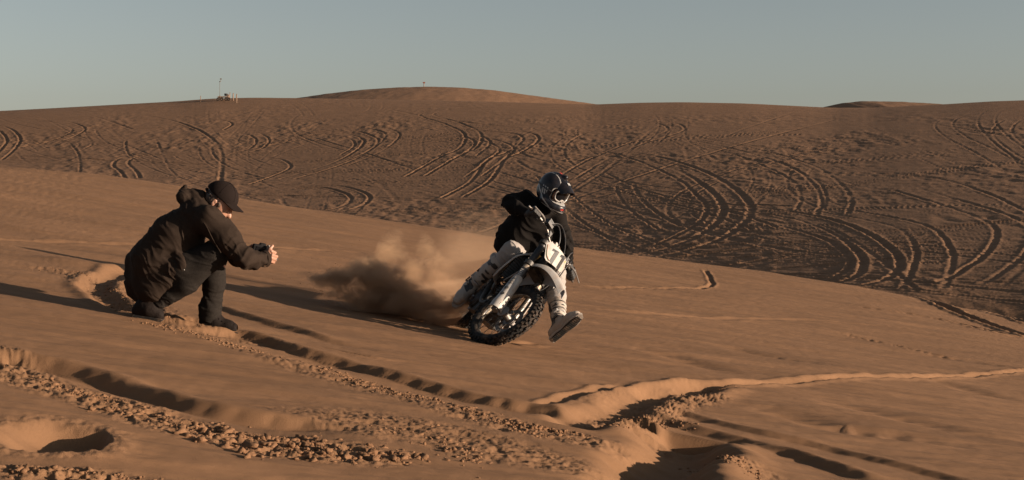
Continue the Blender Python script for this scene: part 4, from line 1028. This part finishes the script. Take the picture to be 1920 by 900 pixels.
Vv = folds(Vv, Q, unit([.9, 0, -.3]), .007, .05, 3, seed=44, mask=near(rel, .08, .24))
Vv = folds(Vv, Q, unit(lwr - lsh), .012, .045, 2.2, seed=45, mask=near(lel, .10, .30))
hoodie = mk('hoodie', Vv, Q, M_HOOD, rider)
pn = Sdf(lo_, hi_, .0068)
pn.chain([B(968, 478, .02), B(964, 472, -.14), rkn + [0, 0, .005], rkn + (ran - rkn) * .36], [.115, .088, .076, .064], k=.04)
pn.cone(rkn + [-.01, -.02, .03], rkn + (ran - rkn) * .18, .062, .062, k=.03)
pn.chain([B(1000, 484, .02), B(1020, 496, -.14), lkn, lkn + (lan - lkn) * .55], [.12, .098, .080, .072], k=.04)
Vv, Q = pn.mesh(); Vv = smoothV(Vv, Q, 2)
Vv = folds(Vv, Q, unit(lan - lkn), .013, .05, 2.6, seed=51, mask=near(lkn + (lan - lkn) * .3, .1, .25)); Vv = folds(Vv, Q, unit(ran - rkn), .009, .045, 3.5, seed=52)
pants = mk('riding_pants', Vv, Q, M_PANT, rider)

def boot(name, kn, an, toe_dir, up, blackfn, lo, hi, foot=.205, heel=.065):
    """tall motocross boot: shaft, ankle, foot with block sole; face colours by panel"""
    sh = unit(kn - an); d = unit(toe_dir); side = unit(np.cross(sh, d)); nrm = unit(up)
    s = Sdf(lo, hi, .0046)
    top = an + sh * .31
    s.chain([top, an + sh * .20, an + sh * .09, an], [.066, .064, .053, .050], k=.03)
    s.cone(top - d * -.005, an + sh * .12 + d * .022, .070, .050, k=.02)                        # shin plate
    s.chain([an - nrm * .035 - d * heel, an - nrm * .025 + d * .03, an - nrm * .040 + d * (foot * .62), an - nrm * .05 + d * (foot * .9)], [.046, .055, .046, .038], k=.03)
    for k, t in enumerate((.03, .095, .165, .225)):                                          # buckle straps
        c = an + sh * t; s.cone(c + side * .03 + d * .045, c - side * .03 + d * .045, .020, .020, k=.008)
    base_ = an - nrm * .135; FM = np.stack([d, side, nrm], 1)
    s.box(base_, (.4, .2, .055), FM, rd=.002, k=.006, sub=True)
    Vv, Q = s.mesh(); Vv = smoothV(Vv, Q, 1); Vv = folds(Vv, Q, sh, .004, .035, 3, seed=61)
    C = Vv[Q].mean(1) - an; loc = np.stack([C @ d, C @ side, C @ sh, C @ nrm], 1)
    idx = blackfn(loc).astype(int)
    o = mk(name, Vv, Q, M_BOOTW, rider, mats=[M_BOOTW, M_BLK], midx=idx)
    outl = [(-heel - .04, -.028), (-heel + .03, -.036), (.03, -.030), (.09, -.040), (foot * .75, -.044), (foot + .02, -.028), (foot + .038, 0), (foot + .02, .028), (foot * .75, .044), (.09, .040), (.03, .030), (-heel + .03, .036), (-heel - .04, .028), (-heel - .048, 0)]
    so_ = an - nrm * .086
    mk('boot_sole', *prism(outl, .020, (so_, d, side, nrm)), M_BOOTW, o, True, 40)
    inn = [(x * .84 + .006, y * .84) for x, y in outl]
    mk('sole_tread', *cat(prism(inn, .006, (so_ - nrm * .0125, d, side, nrm)), *[box(so_ - nrm * .017 + d * x, (.005, .026, .003), FM) for x in np.arange(-heel - .02, foot, .018)]), M_RUB, o, False)
    for t in (.035, .10, .17):
        c = an + sh * t; mk('buckle', *cat(box(c - side * .060 + d * .028, (.022, .006, .010), np.stack([d, side, sh], 1)), tube([c - side * .052 + d * .045, c - side * .01 + d * .072, c + side * .04 + d * .058], .008, 6)), M_BLK if t != .10 else M_HELW, o, True, 40)
    return o
blk = lambda L: (((L[:, 2] > .03) & (L[:, 2] < .29) & (np.abs(L[:, 0] + .035) < .022)) | ((np.abs(L[:, 1]) > .03) & (L[:, 2] > .12) & (L[:, 2] < .23) & (L[:, 0] < .012) & (L[:, 0] > -.05)) | ((np.abs(L[:, 1]) > .02) & (np.abs(L[:, 2] - .01) < .042) & (np.abs(L[:, 0] + .01) < .03)) | ((np.abs(L[:, 2] - .075) < .006) | (np.abs(L[:, 2] - .145) < .006) | (np.abs(L[:, 2] - .215) < .006)) & (L[:, 0] > .02))
ltoe = P(1080, 606, 11.38) - P(1042, 638, 11.45); lup = unit(np.array([-.38, .85, .34]))
lup = unit(lup - (lup @ unit(ltoe)) * unit(ltoe))
boot('boot', lkn, lan + np.array([.0, 0, .0]), ltoe, lup, blk, lan - .42, lan + .42)
rtoe = np.array([-.17, -.18, -.13]); rup = unit(np.array([.30, -.35, .85])); rup = unit(rup - (rup @ unit(rtoe)) * unit(rtoe))
boot('boot', rkn, ran + np.array([.0, 0, 0]), rtoe, rup, lambda L: ((noise3(L[:, :3] * np.array([14., 14., 42.]), 91) > .16) & (L[:, 2] > .02)) | ((np.abs(L[:, 2]) < .035) & (noise3(L[:, :3] * 22., 92) > -.1)), ran - .42, ran + .42)

for g, wr, ax in ((gR, rwr, barR), (gL, lwr, barL)):
    gs = Sdf(g - .17, g + .17, .0042); hand(gs, g, wr, ax, .0030)
    gs.cone(wr, wr + unit(wr - g) * .03, .034, .038, k=.01)
    Vv, Q = gs.mesh(); o = mk('glove', smoothV(Vv, Q, 1), Q, M_GLOVE, rider)
    back_ = unit(wr - g); top = unit(np.cross(ax, back_)); top = top if top[2] > 0 else -top
    for i in range(3): mk('knuckle_pad', *box(g + back_ * (.022 + .0 * i) + top * .047 + ax * (.028 - .022 * i), (.007, .012, .004), np.stack([ax, back_, top], 1)), M_HELW if i == 1 else M_BLK, o, False)

# helmet (local: x forward, y left, z up)
hs = Sdf((-.2, -.2, -.22), (.26, .2, .2), .0038)
hs.ell((-.012, 0, .018), (.138, .116, .130), k=.01); hs.ell((-.01, 0, -.055), (.122, .108, .085), k=.05)
hs.chain([(.03, -.095, -.088), (.115, -.048, -.105), (.142, 0, -.108), (.115, .048, -.105), (.03, .095, -.088)], [.036, .036, .036, .036, .036], k=.03)
hs.cone((.142, -.018, -.10), (.142, .018, -.10), .034, k=.03)
hs.cone((-.12, 0, .07), (.06, 0, .150), .022, .018, k=.03)
hs.box((.17, 0, -.010), (.11, .094, .054), rd=.03, k=.01, sub=True); hs.ell((.02, 0, -.19), (.10, .085, .10), k=.01, sub=True)
hs.box((.172, 0, -.098), (.02, .022, .008), rd=.004, k=.003, sub=True)
Vv, Q = hs.mesh(); Vv = smoothV(Vv, Q, 1); C = Vv[Q].mean(1); X, Yq, Zq = C.T; ay = np.abs(Yq)
port = np.sqrt(np.maximum(ay - .065, 0) ** 2 + np.maximum(np.abs(Zq + .008) - .030, 0) ** 2)
wh = ((X > .03) & (port > .020) & (port < .030) & (Zq < .05)) | ((np.abs(Zq + .075 + .55 * (X - .03)) < .006) & (X > -.09)) | ((X > -.03) & (X < .035) & (Zq > -.045) & (Zq < .02) & (ay > .10) & (np.sin(X * 260 + Zq * 90) > -.2)) | ((Zq < -.118) & (Zq > -.128)) | ((np.abs(ay - .05) < .0025) & (Zq > .07)) | ((X < -.09) & (np.abs(Zq) < .03) & (ay > .03) & (ay < .07))
helmet = empty('helmet', mat=Matrix.Identity(4)); bpy.data.objects.remove(helmet)
Vw = (GM @ Vv.T).T + hc2
helm = mk('helmet', Vw, Q, M_HELM, rider, mats=[M_HELM, M_HELW], midx=wh.astype(int))
def KP(name, m, ma, sm=True, an=40, par=None): return mk(name, *xf(m, GM, hc2), ma, par or helm, sm, an)
G = []
for t in np.linspace(0, 1, 9):
    row = []
    for q in np.linspace(-1, 1, 13): row.append((.015 + .190 * t - .050 * q * q * (1 - .2 * t) - .02 * abs(q) ** 4, q * (.088 - .022 * t), .150 + .004 * math.sin(t * 3) - .075 * t - .075 * q * q * (1 - .35 * t)))
    G.append(row)
pk = KP('helmet_peak', sheet(G, .005), M_HELM, an=60)
KP('peak_print', sheet([[np.array(G[i][6]) + np.array([0, (q - .5) * .03, .0045]) for q in (0, .5, 1)] for i in (4, 5)], .0015), M_HELW, par=pk)
KP('crown_print', sheet([[(.0 + .022 * u, -.035 + .020 * v, .1615 - .35 * (.035 - .02 * v) ** 2 - 1.2 * (.022 * u) ** 2) for v in (0, .5, 1)] for u in (0, .5, 1)], .003), M_RED)
lens = [[(.128 - 4.2 * y * y, y, z) for y in np.linspace(-.080, .080, 15)] for z in np.linspace(-.040, .032, 7)]
KP('goggle_lens', sheet(lens, .003), M_LENS)
fr_ = [(.134 - 4.2 * y * y, y, z) for y, z in [(-.082, .0), (-.075, .030), (-.03, .040), (.03, .040), (.075, .030), (.082, 0), (.070, -.035), (.030, -.048), (.012, -.034), (-.012, -.034), (-.030, -.048), (-.070, -.035), (-.082, 0)]]
KP('goggle_frame', tube(smooth_path(fr_, 4), .006, 7), M_HELW)
KP('goggle_strap', tube([(-.13 * math.cos(a) * .98 - .012 if 0 else -.012 + .138 * math.cos(a), .118 * math.sin(a), .004) for a in np.linspace(.8, 2 * math.pi - .8, 30)], .006, 6), M_BLK)
KP('mouth_vent', cat(*[box((.168, 0, -.104 + .009 * k), (.010, .020, .0022)) for k in range(-1, 2)]), M_RED, sm=False)
print('rider', time.time() - T0)

# ------------------------------------------------------------------ loose clods of sand
def clods():
    rr = np.random.default_rng(11)
    bm_ = bmesh.new(); bmesh.ops.create_icosphere(bm_, subdivisions=2, radius=1); bv = np.array([v.co[:] for v in bm_.verts]); bf2 = np.array([[v.index for v in f.verts] for f in bm_.faces])
    bm_.free(); bm_ = bmesh.new(); bmesh.ops.create_icosphere(bm_, subdivisions=1, radius=1); bv1 = np.array([v.co[:] for v in bm_.verts]); bf1 = np.array([[v.index for v in f.verts] for f in bm_.faces]); bm_.free()
    def shapes(bv): return [bv * (1 + .75 * noise3(bv * 1.5 + k * 9, k) + .5 * noise3(bv * 3.2 + k * 5, k))[:, None] for k in range(7)]
    S2, S1 = shapes(bv), shapes(bv1)
    AV = []; AF = []; off = 0; big = []
    def scat(pts, wid, n, smin, smax, pw=2.6):
        nonlocal off
        p = np.array(smooth_path([np.append(gp(*q), 0) for q in pts], 8))[:, :2]; seg = np.hypot(*np.diff(p, axis=0).T); s = np.append(0, np.cumsum(seg))
        q = rr.uniform(0, s[-1], n); X = np.interp(q, s, p[:, 0]); Yq = np.interp(q, s, p[:, 1]); d = rr.normal(0, wid * .5, n)
        clump = noise2(q / .30, d / .10 + 7, 77) > rr.normal(.04, .10, n)
        Yq = Yq + d; X = X + rr.normal(0, .05, n); sz = smin + (smax - smin) * rr.random(n) ** pw
        Z = gzs(X, Yq)
        for x, y, z, r, c in zip(X, Yq, Z, sz, clump):
            if not c: continue
            hi_res = r > .014; b = (S2 if hi_res else S1)[rr.integers(7)]; f = bf2 if hi_res else bf1
            a = rr.uniform(0, 6.28); ca, sa = math.cos(a), math.sin(a); v = b * (r * rr.uniform(.8, 1.5), r * rr.uniform(.6, 1.1), r * rr.uniform(.45, .85)); v = np.stack([v[:, 0] * ca - v[:, 1] * sa, v[:, 0] * sa + v[:, 1] * ca, v[:, 2]], 1)
            AV.append(v + (x, y, z + r * .05)); AF.append(f + off); off += len(v)
    scat([(380, 795), (470, 815), (560, 835), (660, 855), (760, 862)], .20, 1400, .003, .021, 3.4)
    scat([(200, 755), (300, 785), (400, 800)], .16, 300, .003, .016)
    scat([(330, 800), (430, 835), (520, 850)], .16, 110, .005, .024, 2.2)
    scat([(-20, 668), (60, 695), (160, 735), (240, 755)], .10, 300, .003, .012)
    scat([(-40, 882), (60, 888), (170, 896), (300, 900)], .07, 450, .0025, .012)
    scat([(620, 690), (740, 735), (860, 765), (980, 800), (1060, 815)], .16, 1700, .002, .013)
    scat([(940, 790), (1020, 805), (1090, 815)], .08, 420, .003, .016)
    scat([(1130, 800), (1200, 785), (1270, 790), (1300, 800)], .12, 700, .002, .012)
    scat([(1290, 735), (1360, 728), (1410, 735)], .10, 420, .002, .009)
    scat([(40, 505), (140, 515), (200, 540), (260, 590), (360, 620), (520, 670)], .22, 1500, .002, .010)
    scat([(280, 605), (380, 632), (470, 650)], .10, 500, .002, .012)
    scat([(700, 800), (800, 820), (900, 870)], .3, 350, .003, .014)
    scat([(1300, 840), (1380, 880), (1420, 900)], .16, 350, .003, .014)
    o = mk('sand_clods', np.concatenate(AV), np.concatenate(AF), M_CLOD); tagit(o, 'broken clods of damp sand strewn beside the tyre ruts', 'sand clods', kind='stuff')
    print('clods', len(AF), off)
M_CLOD = sand_mat('clod_sand', .003, 90, .0, 5, base=(.155, .084, .045))
clods()

# ------------------------------------------------------------------ far furniture on the skyline
M_POST = mat('weathered_wood', (.18, .115, .075), .85); M_REDS = mat('faded_red_sign', (.20, .06, .035), .8); M_GREY = mat('galvanised_metal', (.13, .115, .10), .9); M_TANK = mat('painted_box', (.13, .09, .065), .8)
def far_pt(px, py):
    X, Y, Z, q = far_z(np.array([float(px)]), np.array([float(py)])); return np.array([X[0], Y[0], Z[0] + float(ras(X, Y)[0] * q[0])])
for px, pyb, h, tl in ((376, 193.5, 14, 'leftmost'), (427, 189, 13, ''), (431, 188, 15, ''), (437, 189, 14.5, ''), (443.5, 193, 17, 'rightmost')):
    b = far_pt(px, max(pyb, float(skyline(px)) + .8)); hh = h * b[1] / F
    lab = {376: 'lone wooden post on the far dune left of the weather mast', 427: 'shorter thin post just right of the cart on the far dune', 431: 'thin tall stake between the cart and the thick post on the far dune', 437: 'thick dark wooden post right of the cart on the far dune', 443.5: 'pale wooden post farthest right of the weather mast'}[px]
    rr_ = .075 if px in (437, 443.5) else .05
    o = mk('wooden_post', *tube([b - [0, 0, .3], b + [0, 0, hh * .6], b + [.02, 0, hh]], [rr_, rr_, rr_ * .9], 8), M_POST); tagit(o, lab, 'post', 'wooden posts on the far dune')
b = far_pt(412, 188.5); s_ = b[1] / F
ms = empty('weather_mast', loc=tuple(map(float, b))); tagit(ms, 'thin pale weather mast standing on a low cart on the far dune crest', 'mast')
mk('mast_pole', *tube([b, b + [0, 0, 37 * s_]], .030, 8), M_GREY, ms)
mk('crossarm', *tube([b + [-1.0 * s_, 0, 35.5 * s_], b + [2.2 * s_, 0, 35.5 * s_]], .05, 6), M_GREY, ms)
mk('wind_vane', *cat(tube([b + [2 * s_, 0, 35.5 * s_], b + [2 * s_, 0, 40 * s_]], .03, 6), box(b + np.array([2 * s_, 0, 40.5 * s_]), (.12, .02, .08))), M_GREY, ms, False)
mk('cabinet', *cat(box(b + np.array([-1.3 * s_, 0, 4 * s_]), (.9 * s_, .25, 2.0 * s_)), box(b + np.array([1.2 * s_, .1, 3.6 * s_]), (.7 * s_, .2, 2.6 * s_))), M_TANK, ms, False)
mk('brace', *cat(*[tube([b + [x * s_, y, 0], b + [0, 0, 10 * s_]], .03, 6) for x, y in ((-3, -.4), (3, -.4), (2.5, .6))]), M_POST, ms)
b = far_pt(423, 189.5)
ct = empty('flat_cart', loc=tuple(map(float, b))); tagit(ct, 'low flat cart carrying a dark box on the far dune, beside the weather mast', 'cart')
mk('deck', *box(b + np.array([-3.5 * s_, 0, .55]), (10 * s_, .5, .06)), M_POST, ct, False)
mk('load_box', *cat(box(b + np.array([.5 * s_, 0, .85]), (2.0 * s_, .35, .14))), M_BLK, ct, False)
mk('load_panel', *cat(box(b + np.array([5.2 * s_, -.1, .72]), (1.8 * s_, .35, .13))), M_TANK, ct, False)
for x in (-13, -6, 2, 7): mk('cart_wheel', *xf(lathe([(.08, -.05), (.20, -.06), (.22, 0), (.20, .06), (.08, .05)], 16), np.eye(3), b + np.array([x * s_, -.4, .24])), M_RUB, ct)
b = np.array([(795 - PXC) / F * 330, 330, CZ + (PYH - 163.0) / F * 330]); s_ = 330 / F
sg = empty('marker_post', loc=tuple(map(float, b))); tagit(sg, 'reddish marker sign on a short post atop the highest dune', 'marker')
mk('post', *tube([b - [0, 0, .3], b + [0, 0, 8 * s_]], .09, 8), M_POST, sg)
mk('sign_head', *prism([(-.20, 0), (.20, 0), (.32, .28), (.0, .36), (-.32, .28)], .08, (b + np.array([0, -.1, 6.6 * s_]), (1, 0, 0), (0, 0, 1), (0, -1, 0))), M_REDS, sg, False)

# ------------------------------------------------------------------ dust thrown up by the rear wheel
def dust(name, label, c, hf, blobs, dens, colr, nscale, thr, seed, rough=.62, amp=3.2):
    c = np.asarray(c, float); hf = np.asarray(hf, float)
    me_v, me_f = box((0, 0, 0), hf); o = mk(name, [c + np.asarray(p) for p in me_v], me_f, None, smooth=False); o.data.materials.clear()
    m = bpy.data.materials.new(name); m.use_nodes = True; t = m.node_tree; t.nodes.clear(); o.data.materials.append(m)
    out = t.nodes.new('ShaderNodeOutputMaterial'); pv = t.nodes.new('ShaderNodeVolumePrincipled'); pv.inputs['Color'].default_value = (*colr, 1); pv.inputs['Anisotropy'].default_value = .25
    t.links.new(pv.outputs[0], out.inputs['Volume'])
    g = t.nodes.new('ShaderNodeNewGeometry'); total = None
    def math_(op, a, b=None, clamp=False):
        n = t.nodes.new('ShaderNodeMath'); n.operation = op; n.use_clamp = clamp
        for i, q in enumerate((a, b)):
            if q is None: continue
            if isinstance(q, (int, float)): n.inputs[i].default_value = q
            else: t.links.new(q, n.inputs[i])
        return n.outputs[0]
    wn = t.nodes.new('ShaderNodeTexNoise'); wn.inputs['Scale'].default_value = 3.5; wn.inputs['Detail'].default_value = 3; t.links.new(g.outputs['Position'], wn.inputs['Vector'])
    wsub = t.nodes.new('ShaderNodeVectorMath'); wsub.operation = 'SUBTRACT'; wsub.inputs[1].default_value = (.5, .5, .5); t.links.new(wn.outputs['Color'], wsub.inputs[0])
    wsc = t.nodes.new('ShaderNodeVectorMath'); wsc.operation = 'SCALE'; wsc.inputs['Scale'].default_value = .32; t.links.new(wsub.outputs[0], wsc.inputs[0])
    wad = t.nodes.new('ShaderNodeVectorMath'); wad.operation = 'ADD'; t.links.new(g.outputs['Position'], wad.inputs[0]); t.links.new(wsc.outputs[0], wad.inputs[1])
    for (bc, br, ang, wt) in blobs:
        mp = t.nodes.new('ShaderNodeMapping'); mp.vector_type = 'TEXTURE'; mp.inputs['Location'].default_value = tuple(map(float, bc)); mp.inputs['Rotation'].default_value = (0, R(ang), 0); mp.inputs['Scale'].default_value = br
        t.links.new(wad.outputs[0], mp.inputs['Vector']); ln = t.nodes.new('ShaderNodeVectorMath'); ln.operation = 'LENGTH'; t.links.new(mp.outputs[0], ln.inputs[0])
        v = math_('SUBTRACT', 1.0, ln.outputs['Value'], True); v = math_('MULTIPLY', v, wt); total = v if total is None else math_('MAXIMUM', total, v)
    nn = t.nodes.new('ShaderNodeTexNoise'); nn.inputs['Scale'].default_value = nscale; nn.inputs['Detail'].default_value = 6; nn.inputs['Roughness'].default_value = rough; nn.inputs['Distortion'].default_value = .6
    mp = t.nodes.new('ShaderNodeMapping'); mp.inputs['Location'].default_value = (seed, seed * 2, 0); mp.inputs['Scale'].default_value = (.8, .8, 1.1); t.links.new(g.outputs['Position'], mp.inputs['Vector']); t.links.new(mp.outputs[0], nn.inputs['Vector'])
    nv = math_('MULTIPLY', math_('SUBTRACT', nn.outputs[0], thr), amp)
    d = math_('ADD', math_('MULTIPLY', total, 1.5), nv); d = math_('MULTIPLY', math_('SUBTRACT', d, .25), math_('MINIMUM', math_('MULTIPLY', total, 5.0), 1.0)); d = math_('MAXIMUM', d, 0.0)
    d = math_('MULTIPLY', d, dens); t.links.new(d, pv.inputs['Density'])
    tagit(o, label, 'dust', kind='stuff'); return o
def D(px, py, Y=12.5): return P(px, py, Y)
dust('dust_cloud', 'shaded ragged bank of sand, darkened in its colour, thrown back low behind the rear wheel', D(735, 545), (.86, .62, .40),
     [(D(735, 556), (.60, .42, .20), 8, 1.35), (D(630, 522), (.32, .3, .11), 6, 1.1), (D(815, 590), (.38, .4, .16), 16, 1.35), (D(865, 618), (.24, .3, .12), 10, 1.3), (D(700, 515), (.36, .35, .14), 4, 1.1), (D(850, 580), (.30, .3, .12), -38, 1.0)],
     15.0, (.60, .40, .26), 6.0, .50, 3.0, .76, 5.6)  # bank colour set darker than the plume to deepen the rider's shadow on it
dust('dust_plume', 'sunlit plume of sand rising above the shaded dust bank', D(760, 490, 13.6), (.62, .5, .42),
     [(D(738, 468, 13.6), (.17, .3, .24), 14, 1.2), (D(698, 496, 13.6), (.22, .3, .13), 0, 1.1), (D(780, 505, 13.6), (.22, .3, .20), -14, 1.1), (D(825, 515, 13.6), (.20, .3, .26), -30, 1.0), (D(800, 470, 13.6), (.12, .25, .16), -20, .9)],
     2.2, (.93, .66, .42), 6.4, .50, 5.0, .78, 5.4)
dust('dust_haze', 'thin veil of airborne sand drifting up behind the rider', D(880, 470, 13.2), (1.20, .8, .70),
     [(D(825, 540, 13.2), (.50, .6, .40), -35, 1.1), (D(880, 480, 13.2), (.65, .6, .40), -32, 1.0), (D(1000, 400, 13.3), (.55, .5, .35), -35, .75)],
     .75, (.88, .62, .41), 2.6, .46, 9.0, .62, 4.2)

def flying():
    rr = np.random.default_rng(21); t = np.array([(1, 1, 1), (-1, -1, 1), (-1, 1, -1), (1, -1, -1)], float) * .6; fc = np.array([(0, 1, 2), (0, 2, 3), (0, 3, 1), (1, 3, 2)]); AV = []; AF = []
    src = W(-.25, 0, .02)
    for k in range(7500):
        sp = rr.uniform(.15, 1.0) ** .8; el = rr.normal(R(24), R(13)); az = rr.normal(0, R(9)); T = rr.random() ** 1.3 * .42; v0 = 5.2 * sp
        d = np.array([-math.cos(el), .30 + az, math.sin(el)]); p = src + d * v0 * T + np.array([0, 0, -4.9]) * T * T
        if p[2] < gzf(p[0], p[1]) + .005: continue
        r_ = rr.uniform(.0018, .0055) * (1.6 if rr.random() < .06 else 1); AV.append(t * r_ * rr.uniform(.6, 1.4, 3) + p); AF.append(fc + 4 * (len(AV) - 1))
    o = mk('flying_sand', np.concatenate(AV), np.concatenate(AF), M_CLOD, smooth=False); tagit(o, 'loose grains of sand flung back from the spinning rear wheel', 'sand', kind='stuff')
def gzf(x, y): return .42 - .16 * x - .033 * y + .001 * max(y - 10, 0) ** 2
flying()
print('total', time.time() - T0)
